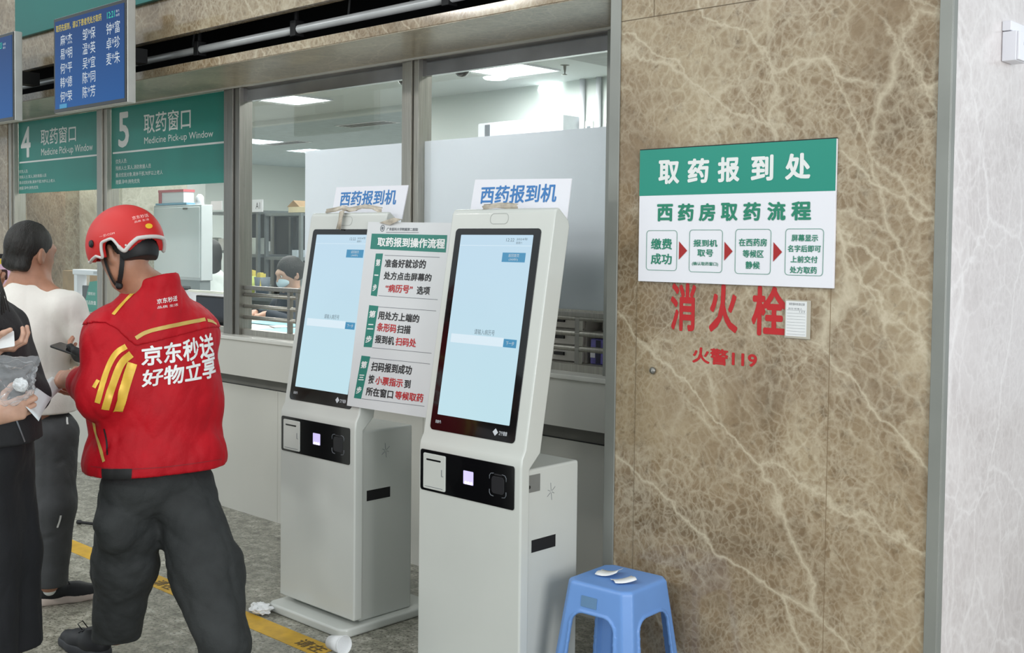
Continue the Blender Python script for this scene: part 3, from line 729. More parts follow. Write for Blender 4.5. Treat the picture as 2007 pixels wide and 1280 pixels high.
o = strip_mesh('sheet', rows, M_POSTER, None, False, .0012); o.parent = r; o.location = -Vector(r.location)
pb = lambda a, b: (min(U(*a)[0], U(*b)[0]), min(U(*a)[1], U(*b)[1]), max(U(*a)[0], U(*b)[0]), max(U(*a)[1], U(*b)[1]))
g = MB(); w = MB(); k_ = MB(); rd = MB(); ln = MB()
def quadp(mb, pts, n0=.0006, n1=.0011): mb.mark().prism([U(*p_) for p_ in pts][::-1], n0, n1, PO.mat())
quadp(g, ((729, 458), (877, 461), (874, 495), (726, 488)))
def ptext(mb, s, tl, bl, tr, br, bold=.02):
    mb.mark()
    vs, fs = glyphs(s, bold); xs = [p_[0] for p_ in vs]; ys = [p_[1] for p_ in vs]; ax, bx, ay, by = min(xs), max(xs), min(ys), max(ys)
    TL, BL, TR, BR = [np.array(U(*c)) for c in (tl, bl, tr, br)]; out = []
    for x, y, z_ in vs:
        a_, b_ = (x-ax)/(bx-ax), (y-ay)/(by-ay); c = (BL*(1-a_)+BR*a_)*(1-b_)+(TL*(1-a_)+TR*a_)*b_
        out.append(tuple(PO.pt(c[0], c[1], .0015+z_)))
    mb.add(out, fs)
ptext(w, '取药报到操作流程', (741, 465), (740, 483), (874, 468), (872, 488), .035)
STEPS = [((737, 497), (748, 497), (739, 581), (727, 579), '第一步'), ((724, 598), (739, 600), (729, 681), (713, 680), '第二步'), ((709, 697), (723, 699), (708, 782), (694, 780), '第三步')]
for (tl, tr, br, bl, s) in STEPS:
    tr = (tr[0]+3, tr[1]); quadp(g, (tl, tr, br, bl))
    for i, c in enumerate(s):
        f0, f1 = .13+i*.30, .13+i*.30+.17
        if c == '一': f0, f1 = f0+.07, f1-.07
        if c in '二三': f0, f1 = f0+.02, f1-.02
        xl = lambda f: tl[0]+(bl[0]-tl[0])*f+2.5
        xr_ = lambda f: tr[0]+(br[0]-tr[0])*f-2.5
        yy = lambda f: tl[1]+(bl[1]-tl[1])*f
        ptext(w, c, (xl(f0), yy(f0)), (xl(f1), yy(f1)), (xr_(f0), yy(f0)+.5), (xr_(f1), yy(f1)+.5), .03)
B = .022
ptext(k_, '准备好就诊的', (756, 508), (754, 524), (836, 509), (834, 527), B)
ptext(k_, '处方点击屏幕的', (754, 532), (752, 548), (847, 537), (845, 552), B)
ptext(rd, '“病历号”', (757, 557), (755, 572), (810, 559), (808, 576), B)
ptext(k_, '选项', (818, 561), (817, 577), (844, 562), (842, 578), B)
ptext(k_, '用处方上端的', (743, 609), (741, 626), (823, 617), (821, 633), B)
ptext(rd, '条形码', (741, 632), (738, 649), (778, 636), (776, 653), B); ptext(k_, '扫描', (780, 637), (778, 653), (806, 638), (804, 655), B)
ptext(k_, '报到机', (737, 656), (735, 672), (774, 660), (772, 677), B); ptext(rd, '扫码处', (777, 661), (775, 677), (817, 664), (815, 681), B)
ptext(k_, '扫码报到成功', (730, 709), (727, 727), (809, 717), (806, 735), B)
ptext(k_, '按', (724, 734), (722, 752), (735, 735), (732, 752), B); ptext(rd, '小票指示', (738, 737), (735, 753), (791, 743), (789, 760), B); ptext(k_, '到', (794, 744), (792, 761), (806, 745), (804, 761), B)
ptext(k_, '所在窗口', (719, 758), (717, 775), (772, 765), (770, 782), B); ptext(rd, '等候取药', (776, 766), (774, 782), (831, 772), (829, 789), B)
ptext(ln, '广东医科大学附属第二医院', (759, 446), (758, 452), (820, 447), (819, 453), .01)
for (a0, b0, a1, b1) in ((754, 500, 862, 504), (742, 579, 858, 587), (742, 601, 855, 609), (730, 681, 846, 692), (725, 701, 843, 713), (709, 781, 832, 796)):
    quadp(ln, ((a0, b0), (a1, b1), (a1, b1+.9), (a0, b0+.9)))
quadp(ln, ((757, 455), (821, 455.6), (821, 456.6), (757, 456)))
cu, cv = U(750, 447.5); ln.ring(cu-.014, cv-.014, cu+.014, cv+.014, .0135, .003, 0, .0006, PO.mat(.0008)); ln.rrect(cu-.006, cv-.006, cu+.006, cv+.006, .003, 0, .0006, PO.mat(.0008))
pp(g, 'green_band', M_POSTG); pp(w, 'lettering', M_LETW); pp(k_, 'lettering', M_LETK); pp(rd, 'lettering', M_LETR); pp(ln, 'line_print', M_LETGREY)
a = MB(); x0, y0 = U(745, 437); a.add([tuple(PO.pt(x0, y0, .004)), tuple(PO.pt(x0+.07, y0-.01, .006)), tuple(PO.pt(x0+.15, y0+.012, .014)), tuple(PO.pt(x0+.09, y0+.02, .008))], [(0, 1, 2, 3)])
o = pp(a, 'torn_tape', M_TAPE); sd = o.modifiers.new('t', 'SOLIDIFY'); sd.thickness = .001

# --- trunking and socket on the bright return wall
r = empty('cable_trunking', (XPR, 3.7, 2.05), 0, 'white plastic cable trunking turning down the pale wall', 'trunking')
part(MB().box(XPR+.001, XPR+.028, 3.575, 4.3, 2.278, 2.308), 'horizontal_run', M_PRINTW, r, .002)
part(MB().box(XPR+.001, XPR+.026, 3.845, 3.88, 2.05, 2.278).box(XPR+.001, XPR+.026, 3.845, 3.88, 2.309, 2.9), 'vertical_run', M_PRINTW, r, .002)
r = empty('wall_socket', (XPR, 3.62, 2.19), 0, 'white surface socket box under the end of the trunking', 'socket')
part(MB().box(XPR+.001, XPR+.045, 3.577, 3.665, 2.185, 2.276), 'back_box', M_PRINTW, r, .003)
part(MB().box(XPR+.045, XPR+.053, 3.579, 3.663, 2.187, 2.274), 'face_plate', M_PRINTW, r, .002)
part(MB().box(XPR+.053, XPR+.0538, 3.618, 3.623, 2.235, 2.245).box(XPR+.053, XPR+.0538, 3.63, 3.635, 2.235, 2.245), 'socket_hole', M_BLACKM, r)

# --- floor tape
r = empty('floor_tape', (-6, 2.66, 0), 0, 'yellow waiting-line tape stuck along the floor in front of the kiosks', 'tape')
a = MB()
x = -9.0
part(MB().box(-9.0, -3.49, 2.605, 2.715, .0003, .0014), 'strip', M_YELLOW, r)
a = MB(); FL = Frame((0, 2.66, .0015), (1, 0, 0), (0, 1, 0))
for xc in (-6.6, -4.72, -3.60):
    a.text('请在', xc-.07, -.034, xc+.09, .034, FL.mat(.0003), .02)
part(a, 'lettering', pm('tape_print', '5d4a22', .6), r)
# ------------------------------------------------------------------ inside the pharmacy
def ceiling_light(x, y, s, label):
    r = empty('ceiling_light', (x, y, PCEIL), 0, label, 'light', 'square pharmacy ceiling lights')
    h = s/2
    MB().ring(-h-.012, -h-.012, h+.012, h+.012, .004, .014, -.014, 0).build('frame', M_PRINTW, r)
    MB().box(-h, h, -h, h, -.010, -.004).build('diffuser', M_LAMP, r)
for (x, y, s), l in zip(PHARM_PANELS[:4], ('square ceiling light panel seen through the wide middle window, largest there', 'square ceiling light panel above the frosted window, brightest of the lights',
                         'far small ceiling light panel beside the steel window post', 'far small ceiling light panel just above the frosted film')):
    ceiling_light(x, y, s, l)
r = empty('downlight', (-6.15, 6.29, PCEIL), 0, 'small round ceiling downlight below the brightest square panel', 'light')
MB().lathe([(0, -.012), (.085, -.012), (.095, -.004), (.095, 0), (0, 0)], 24).build('diffuser', M_LAMP, r, smooth=True)
p = at(1077, 174, 'y', 6.785)  # bright round spot built as a glowing disc; no lamp is fixed there
r = empty('wall_lamp', tuple(p), 0, 'small round white lamp high on the back wall near the pipes', 'light')
MB().lathe([(0, -.0), (.12, .0), (.11, .018), (0, .022)], 24, Matrix.Rotation(math.pi/2, 4, 'X') @ Matrix.Diagonal((1, .55, 1, 1))).build('diffuser', M_LAMP, r, smooth=True)
for (a, b), l in zip((((692, 243), (748, 243)), ((538, 277), (582, 283))), ('thin dark slot vent in the far ceiling behind the middle window', 'thin dark slot vent in the far ceiling beside the far lights')):
    p = (at(*a, 'z', 2.889)+at(*b, 'z', 2.889))/2
    r = empty('ceiling_vent', tuple(p), 0, l, 'vent')
    MB().box(-.42, .42, -.12, .12, -.006, 0).build('frame', M_PRINTW, r)
    v = MB()
    for k in range(4): v.box(-.38, .38, -.09+k*.05, -.065+k*.05, -.008, -.006)
    v.build('slot', M_BLACKM, r)
t = MB().box(-4.75, -2.32, 5.25, 5.95, 2.8, PCEIL); struct('trim_16', t, pm('drop_ceiling', 'a9aeae', .7))
# AC unit, pipes
r = empty('air_conditioner', (-6.1, 6.79, 2.42), 0, 'long white wall air conditioner above the frosted film', 'air conditioner')
part(MB().box(-6.62, -5.92, 6.56, 6.795, 2.36, 2.60), 'casing', M_PRINTW, r, .02, seg=3)
part(MB().box(-5.925, -5.70, 6.58, 6.795, 2.38, 2.61), 'end_cover', pm('ac_grey', 'c9cfd2', .5), r, .006)
part(MB().box(-6.52, -6.47, 6.552, 6.561, 2.40, 2.58), 'label_panel', M_LETGREY, r)
part(MB().box(-6.58, -6.0, 6.555, 6.562, 2.375, 2.40), 'air_outlet', pm('outlet', '9fa6a8', .5), r)
for x0, l in ((1141, 'thin white wall pipe standing farther from the marble pillar'), (1173, 'thin white wall pipe standing closer to the marble pillar')):
    p = at(x0, 200, 'y', 6.775); o = MB().tube([(p[0], 6.775, 1.9), (p[0], 6.775, PCEIL)], .022, 10).build('wall_pipe', M_PRINTW, smooth=True); tag(o, l, 'pipe', 'wall pipes')
p = at(1135, 254, 'y', 6.79)
for dx, l in ((-.08, 'small switch plate beside the air conditioner end'), (.10, 'small switch plate at the foot of the thin wall pipes')):
    r = empty('wall_switch', (p[0]+dx, 6.799, p[2]), 0, l, 'switch', 'switch plates')
    MB().box(-.04, .04, -.012, -.0, -.06, .06).build('plate', pm('switch_white', 'd9dad8', .4), r, .002); MB().box(-.015, .015, -.016, -.012, -.03, .02).build('rocker', M_LETGREY, r)
for q, l in (((794, 151), 'small black dome camera under the polished strip beside the window post'), ((905, 133), 'small black dome camera beside the brightest ceiling light')):
    p = at(*q, 'y', 3.86); r = empty('dome_camera', tuple(p), 0, l, 'camera', 'dome cameras')
    MB().lathe([(0, -.045), (.02, -.04), (.034, -.026), (.04, 0), (.04, .008), (0, .008)], 18).build('dome', M_BLACK, r, smooth=True)
    MB().lathe([(0, .008), (.044, .008), (.044, .025), (.012, .03), (.012, .42), (0, .42)], 18).build('mount', M_PRINTW, r, smooth=True)
p = at(1107, 128, 'z', PCEIL)
r = empty('sprinkler', tuple(p), 0, 'tiny dark sprinkler head on the pharmacy ceiling', 'sprinkler')
MB().lathe([(0, -.07), (.022, -.068), (.004, -.06), (.01, -.03), (.012, -.004), (.035, 0), (0, 0)], 12).build('head', M_STEEL_DK, r, smooth=True)

# desks
r = empty('work_desk', (-6.4, 4.6, 0), 0, 'white pharmacy work desk behind the counter glass', 'desk')
part(MB().box(-8.45, -4.6, 4.27, 4.53, 1.02, 1.05).box(-8.45, -7.5, 4.53, 4.72, 1.02, 1.05), 'desktop', M_COUNTER_TOP, r, .003)
for x in (-8.40, -7.2, -5.9, -4.65): part(MB().box(x-.02, x+.02, 4.3, 4.48, 0, 1.02), 'leg', M_PRINTW, r)
part(MB().box(-8.45, -4.6, 4.50, 4.52, .3, 1.02), 'modesty_panel', M_PRINTW, r)
for (x0, x1, y0, y1, l) in ((-6.62, -6.02, 4.29, 4.5, 'blue desk mat on the pharmacy desk, under the masked worker'), (-5.98, -5.45, 3.86, 4.22, 'blue desk mat lying close behind the steel rails')):
    o = MB().rrect(x0, y0, x1, y1, .02, 1.0525, 1.0555).build('desk_mat', pm('mat_blue', '6fb4c4', .5, 0, .03)); tag(o, l, 'mat', 'desk mats')
for q, l, rz in (((505, 622), 'white document on the blue mat behind the rails', .3), ((548, 640), 'white paper slip on the near blue mat behind the rails', -.4)):
    p = at(*q, 'z', 1.057); o = MB().box(-.09, .09, -.05, .05, 0, .002).build('document', M_PAPER); o.location = (p[0], p[1], 1.0565); o.rotation_euler.z = rz; tag(o, l, 'paper', 'papers on the desk mats')

# big pale cabinet with things on it
r = empty('storage_cabinet', (-7.97, 4.65, 1.051), 0, 'large pale grey cabinet standing behind window five', 'cabinet')
part(MB().box(-8.33, -7.615, 4.6, 4.70, 1.30, 1.883), 'cabinet_body', pm('cabinet_pale', 'cdd3d4', .4, 0, .01), r, .006)
part(MB().box(-8.31, -7.63, 4.592, 4.601, 1.32, 1.865), 'door', pm('cabinet_door', 'd6dcdd', .35, 0, .01), r, .004)
part(MB().box(-8.30, -7.64, 4.605, 4.695, 1.051, 1.30), 'plinth', pm('plinth_grey', '8f9798', .5), r)
part(MB().box(-7.86, -7.80, 4.585, 4.60, 1.845, 1.86), 'latch', M_STEEL_DK, r)
r = empty('carton', (-8.05, 4.65, 1.884), 0, 'white carton with red edges on top of the pale cabinet', 'box')
part(MB().box(-8.25, -7.88, 4.605, 4.695, 1.90, 2.0), 'box', M_PRINTW, r, .003)
part(MB().box(-8.26, -7.875, 4.60, 4.70, 1.985, 2.005).box(-8.252, -8.21, 4.60, 4.605, 1.90, 1.985), 'red_edge', pm('red_soft', 'c9646a', .5), r)
part(MB().box(-8.30, -7.83, 4.60, 4.70, 1.885, 1.90), 'blue_tray', pm('tray_blue', '7fb3cf', .5), r)
o = MB().lathe([(0, 0), (.035, 0), (.03, .06), (.012, .08), (0, .08)], 14).build('bottle', M_PRINTW, smooth=True); o.location = (-7.72, 4.65, 1.884); tag(o, 'small white bottle beside the carton on the pale cabinet', 'bottle')

# printer and partition in front of the white-coated worker
r = empty('desk_partition', (-7.2, 4.35, 1.05), 0, 'low white desk partition behind the black monitor', 'partition')
part(MB().box(-7.9, -6.86, 4.45, 4.475, 1.051, 1.235), 'panel', M_PRINTW, r, .003)
part(MB().box(-7.5, -6.9, 4.42, 4.44, 1.225, 1.242), 'top_rail', pm('rail_cream', 'e6e7dc', .4), r, .003)
r = empty('stapler', (-7.62, 4.46, 1.236), 0, 'small black stapler on top of the white desk partition', 'stapler')
part(MB().rrect(-.09, -.02, .09, .02, .018, 0, .05).build and MB().box(-7.75, -7.57, 4.42, 4.49, 1.2355, 1.262), 'body', M_BLACKM, r, .01, seg=3)
r = empty('computer_monitor', (-6.43, 3.98, 1.052), 0, 'black computer monitor behind window five beside the steel post', 'monitor')
part(MB().box(-6.64, -6.18, 3.97, 4.01, 1.075, 1.245), 'bezel', M_BLACKM, r, .006)
part(MB().box(-6.625, -6.195, 3.966, 3.971, 1.09, 1.235), 'screen', pm('monitor_dark', '1d222c', .2), r)
part(MB().box(-6.45, -6.37, 4.0, 4.03, 1.06, 1.2).box(-6.52, -6.30, 3.95, 4.08, 1.0525, 1.062), 'stand', M_BLACKM, r, .003)

# payment stand, carton and tag behind window four
r = empty('service_terminal', (-8.2, 4.02, 1.052), 0, 'white framed service terminal with black screen behind window four', 'terminal')
part(MB().box(-8.43, -7.92, 3.97, 4.07, 1.335, 1.375), 'top_bar', M_PRINTW, r, .006)
for x in (-8.40, -7.95): part(MB().box(x-.025, x+.025, 3.98, 4.06, 1.0525, 1.336), 'post', M_PRINTW, r, .004)
part(MB().box(-8.30, -7.985, 3.985, 4.03, 1.10, 1.255), 'screen', M_BLACK, r, .006)
part(MB().box(-8.2, -8.08, 3.99, 4.05, 1.0525, 1.10), 'foot', M_BLACKM, r, .004)
a = MB(); a.text('自助服务', -8.08, 1.346, -7.98, 1.366, YP(3.9695).mat(0), 0.); part(a, 'lettering', M_LETGREY, r)
r = empty('cardboard_box', (-8.55, 4.1, 1.052), 0, 'brown cardboard box beside the white terminal behind window four', 'box')
part(MB().box(-8.66, -8.45, 4.0, 4.2, 1.0525, 1.36), 'carton', M_CARDBOARD, r, .003)
part(MB().box(-8.661, -8.449, 4.08, 4.12, 1.0525, 1.3615), 'tape_band', M_TAPE, r)
r = empty('table_sign', (-8.02, 3.93, 1.052), 0, 'small teal tent sign with white lettering behind window four', 'sign')
part(MB().prism([(-8.16, 1.0525), (-7.90, 1.0525), (-7.93, 1.30), (-8.04, 1.29)], -.004, .0, YP(3.92).mat(0)), 'panel', M_GREEN, r)
a = MB(); a.text('请核对', -8.07, 1.19, -7.95, 1.215, YP(3.9195).mat(0), .01); a.text('药品数量', -8.10, 1.12, -7.94, 1.15, YP(3.9195).mat(0), .01); part(a, 'lettering', M_LETW, r)

# shelving with medicine boxes
M_SHELF = pm('shelf_steel', '7b8283', .4, .5, .1, 6); M_SHELFB = pm('shelf_back', '3f4647', .6, .2, .15, 4)
BOXM = [pm('box_%s' % c, c, .6, 0, .03) for c in ('e4e8e8', 'd3dadd', 'b8c4cc', 'cfd6cf', 'dcd6c4', '8fa6b8')]
ORD = 'first second third fourth fifth sixth seventh eighth ninth tenth eleventh twelfth thirteenth fourteenth fifteenth sixteenth seventeenth eighteenth'.split()
def shelf(x0, x1, y, ztop, zbot, nlev, label, fill, seed, name='medicine_shelf', short='shelf'):
    r = empty(name, ((x0+x1)/2, y, 0), 0, label, 'shelf', 'steel shelves'); rnd = random.Random(seed)
    for x in (x0, x1):
        for yy in (y, y+.34): part(MB().box(x-.014, x+.014, yy-.014, yy+.014, 0, ztop), 'upright', M_SHELF, r)
    part(MB().box(x0, x1, y+.345, y+.355, zbot, ztop), 'back_panel', M_SHELFB, r)
    zs = [zbot+(ztop-zbot)*k/nlev for k in range(nlev+1)]
    for z in zs: part(MB().box(x0-.01, x1+.01, y-.016, y+.345, z-.025, z), 'shelf_board', M_SHELF, r)
    for li, z in enumerate(zs[:-1]):
        x = x0+.03; m_ = 0; lv_ = ('bottom board', 'third board', 'second board', 'top board')[li]
        while x < x1-.12:
            w = rnd.uniform(.05, .11); h = rnd.uniform(.06, .15)
            if rnd.random() < fill:
                o = MB().box(-w/2, w/2, 0, .12, 0, h).build('medicine_box', rnd.choice(BOXM), None, .002)
                o.location = (x+w/2, y+rnd.uniform(.02, .12), z+.001)
                col_ = {'e4e8e8': 'white', 'd3dadd': 'pale grey', 'b8c4cc': 'grey-blue', 'cfd6cf': 'pale green', 'dcd6c4': 'cream', '8fa6b8': 'blue'}[o.data.materials[0].name[4:10]]
                m_ += 1; tag(o, '%s medicine box, %s from its post end, %s of the %s' % (col_, ORD[m_-1], lv_, short), 'box', 'boxes on the '+short)
            x += w+rnd.uniform(.008, .04)
    return r
shelf(-10.3, -9.0, 6.2, 1.90, .35, 4, 'long steel shelf of medicine boxes far behind window five', .85, 2, short='long shelf')
shelf(-8.52, -8.27, 5.55, 1.875, .35, 4, 'narrow steel shelf of medicine boxes behind the middle window', .9, 3, short='narrow shelf')
shelf(-8.22, -7.72, 5.6, 1.85, .35, 4, 'glass-fronted grey shelf with pale packs beside the hanging tag', .35, 8, short='grey shelf')
r = empty('shelf_tag', (-8.24, 5.5, 1.9), 0, 'white hanging shelf tag lettered A1 behind the middle window', 'sign')
part(MB().box(-8.32, -8.16, 5.52, 5.526, 1.86, 1.965), 'card', M_PRINTW, r); a = MB(); a.text('A1', -8.265, 1.885, -8.20, 1.94, YP(5.5195).mat(0), 0.); part(a, 'lettering', M_LETK, r)
r = empty('shelf_tag', (-9.8, 6.1, 1.9), 0, 'white shelf tag on the long shelf behind window five', 'sign')
p = at(424, 404, 'y', 6.15); part(MB().box(p[0]-.10, p[0]+.10, 6.15, 6.156, p[2]-.04, p[2]+.05), 'card', M_PRINTW, r)
r = empty('small_carton', (-7.85, 5.75, 1.851), 0, 'cream open-flap carton on top of the grey shelf', 'box')
part(MB().box(-7.93, -7.66, 5.62, 5.82, 1.852, 1.90), 'carton', pm('cream_card', 'd8cba6', .8), r, .002)
part(MB().prism([(-7.95, 1.90), (-7.86, 1.955), (-7.77, 1.90)], -.2, 0, YP(5.62).mat(0)), 'flap', M_CARDBOARD, r)
def pot(q, y, label, m, w, h, name='plastic_basket'):
    p = at(*q, 'y', y); r = empty(name, (p[0], y, 1.171), 0, label, 'basket')
    MB().lathe([(0, 0), (w*.38, 0), (w*.5, h), (w*.46, h), (w*.36, .01), (0, .01)], 16).build('tub', m, r, smooth=True)
    rnd = random.Random(int(q[0])); a = MB()
    for k in range(6): x, y_, = rnd.uniform(-.25, .25)*w, rnd.uniform(-.25, .25)*w; a.box(x-.02, x+.02, y_-.015, y_+.015, h*.5, h+rnd.uniform(.01, .05))
    a.build('contents', pm('sachets', 'd9c65a', .6), r)
r = empty('work_bench', (-7.8, 5.25, 0), 0, 'grey back bench in front of the steel shelves', 'bench')
part(MB().box(-7.86, -7.30, 5.02, 5.5, 1.14, 1.17), 'bench_top', M_SHELF, r)
for x in (-7.83, -7.33): part(MB().box(x-.02, x+.02, 5.03, 5.47, 0, 1.14), 'leg', M_SHELF, r)
pot((514, 530), 5.15, 'dark grey tub with yellow sachets beside the masked worker', pm('tub_grey', '5b6670', .5), .13, .15)
pot((489, 528), 5.25, 'lime green tub beside the grey tub', pm('tub_lime', 'b9c66a', .5), .11, .15)

# drawer rack and purple packs behind the rails of the nearest window
r = empty('drawer_rack', (-3.4, 4.0, 1.053), 0, 'grey cabinet with small drawers behind the frosted film and rails beside the pillar', 'drawer rack')
part(MB().box(-3.66, -2.99, 3.84, 4.2, 1.335, 1.70), 'upper_cabinet', pm('upper_cabinet_grey', '5f6a66', .6), r, .004)
part(MB().box(-3.62, -3.32, 4.02, 4.02+.2, 1.0535, 1.334), 'rack_body', pm('rack_grey', 'a8a49d', .6), r, .003)
for k in range(3):
    d = part(MB().box(-3.61, -3.33, 4.005, 4.02, 1.06+k*.078, 1.13+k*.078), 'drawer', pm('drawer_grey', 'bdb9b2', .5), r, .003)
    h = MB().box(-3.50, -3.44, 3.995, 4.006, 1.085+k*.078, 1.10+k*.078).build('handle', M_BLACKM, d)
    h.location = (0, 0, 0)
rows = [(-3.262, 1.0535, 0, 'purple pack next to the small drawers behind the rails beside the pillar'), (-3.165, 1.0535, .02, 'purple pack next to the marble pillar behind the rails beside the pillar')]
for x, z, dy, l in rows:
    r = empty('purple_pack', (x, 4.08+dy, z), 0, l, 'pack', 'purple packs')
    MB().box(-.044, .044, -.05, .05, 0, .118).build('pack', pm('purple_film', '716bc0', .25, 0, .2, 20), r, .006)
    MB().box(-.010, .018, -.0515, -.05, .004, .112).build('dark_panel', pm('navy', '171a3c', .4), r)
    MB().box(-.042, -.014, -.0515, -.05, .03, .07).build('white_panel', M_PRINTW, r)
for k, (x, y, w, h) in enumerate(((-3.27, 4.30, .10, .10), (-3.15, 4.31, .09, .12))):
    pass
r = empty('box_stack_rack', (-3.2, 4.24, 1.053), 0, 'brown-grey box rack above the purple packs', 'rack')
part(MB().box(-3.30, -3.02, 4.20, 4.25, 1.0535, 1.31), 'rack_back', pm('rack_brown', '97897f', .7), r)
part(MB().box(-3.30, -3.02, 4.05, 4.20, 1.195, 1.205), 'rack_shelf', pm('rack_shelf_grey', '8a8680', .6), r)
for k in range(4):
    o = MB().box(-.026, .026, 0, .08, 0, .055).build('ampoule_box', pm('grey_card', 'a29d96', .7), None, .002); o.location = (-3.26+k*.062, 4.09, 1.2055)
    tag(o, 'grey little box in the row above the purple packs', 'box', 'grey little boxes above the purple packs')

# stainless pass-through rails
def grille(name, x0, x1, zs, zt, label, mull=()):
    r = empty(name, ((x0+x1)/2, YG, 1.085), 0, label, 'rail')
    for z in zs: part(MB().tube([(x0, YG, z), (x1, YG, z)], .0125, 10), 'bar', M_STEEL, r, smooth=True)
    for x in mull: part(MB().box(x-.012, x+.012, YG-.012, YG+.012, 1.0855, zt), 'mullion', M_STEEL_DK, r)
    part(MB().box(x0, x1, YG-.014, YG+.014, zt, zt+.024), 'top_rail', M_STEEL_DK, r, .003)
grille('pass_through_rail', -5.72, -5.18, (1.289, 1.221, 1.155), 1.318, 'steel pass-through rails under the middle window beside the masked worker', (-5.27, -5.19))
grille('pass_through_rail', -4.15, -2.975, (1.286, 1.218, 1.152), 1.29, 'steel pass-through rails under the frosted window beside the pillar', (-3.142,))

# ------------------------------------------------------------------ small things out in the hall
def crumple(loc, size, label, name, seed, m=M_PAPER, amt=1.):
    rnd = random.Random(seed); bm = bmesh.new(); bmesh.ops.create_icosphere(bm, subdivisions=3, radius=1)
    for v in bm.verts:
        k = 1+rnd.uniform(-.38, .25)*amt; v.co = Vector((v.co.x*size[0]*k, v.co.y*size[1]*k, max(v.co.z, -.8)*size[2]*k))
    zmin = min(v.co.z for v in bm.verts)
    for v in bm.verts: v.co.z -= zmin
    me = bpy.data.meshes.new(name); bm.to_mesh(me); bm.free(); me.materials.append(m)
    o = bpy.data.objects.new(name, me); o.location = loc; col.objects.link(o); tag(o, label, 'tissue'); return o
crumple((-4.06, 2.745, .0016), (.055, .04, .022), 'crumpled white tissue on the floor by the kiosk plate corner', 'crumpled_tissue', 3)
p = at(648, 1277, 'z', 0)
r = empty('paper_cup', (p[0], p[1], .0016), 0, 'white paper cup lying on the yellow floor tape', 'cup')
MB().lathe([(0, 0), (.026, 0), (.036, .085), (.034, .085), (.025, .003), (0, .003)], 20, Matrix.Translation((0, 0, .036)) @ Matrix.Rotation(math.radians(84), 4, 'Y')).build('cup_wall', M_PAPER, r, smooth=True)
MB().tube([(.036*math.cos(a*.3142), .036*math.sin(a*.3142), .085) for a in range(21)], .0018, 6, Matrix.Translation((0, 0, .036)) @ Matrix.Rotation(math.radians(84), 4, 'Y')).build('rim', M_PAPER, r, smooth=True)
a, b = at(152, 1023, 'z', .012), at(200, 1029, 'z', .012)
d = (b-a); a2 = a+d*2.2
o = MB().tube([tuple(a), tuple(a+d*.12), tuple(a+d*.15), tuple(a2)], [.012, .013, .008, .007], 10).build('walking_stick', M_BLACKM, smooth=True)
tag(o, 'thin black stick lying on the floor near the counter', 'stick')

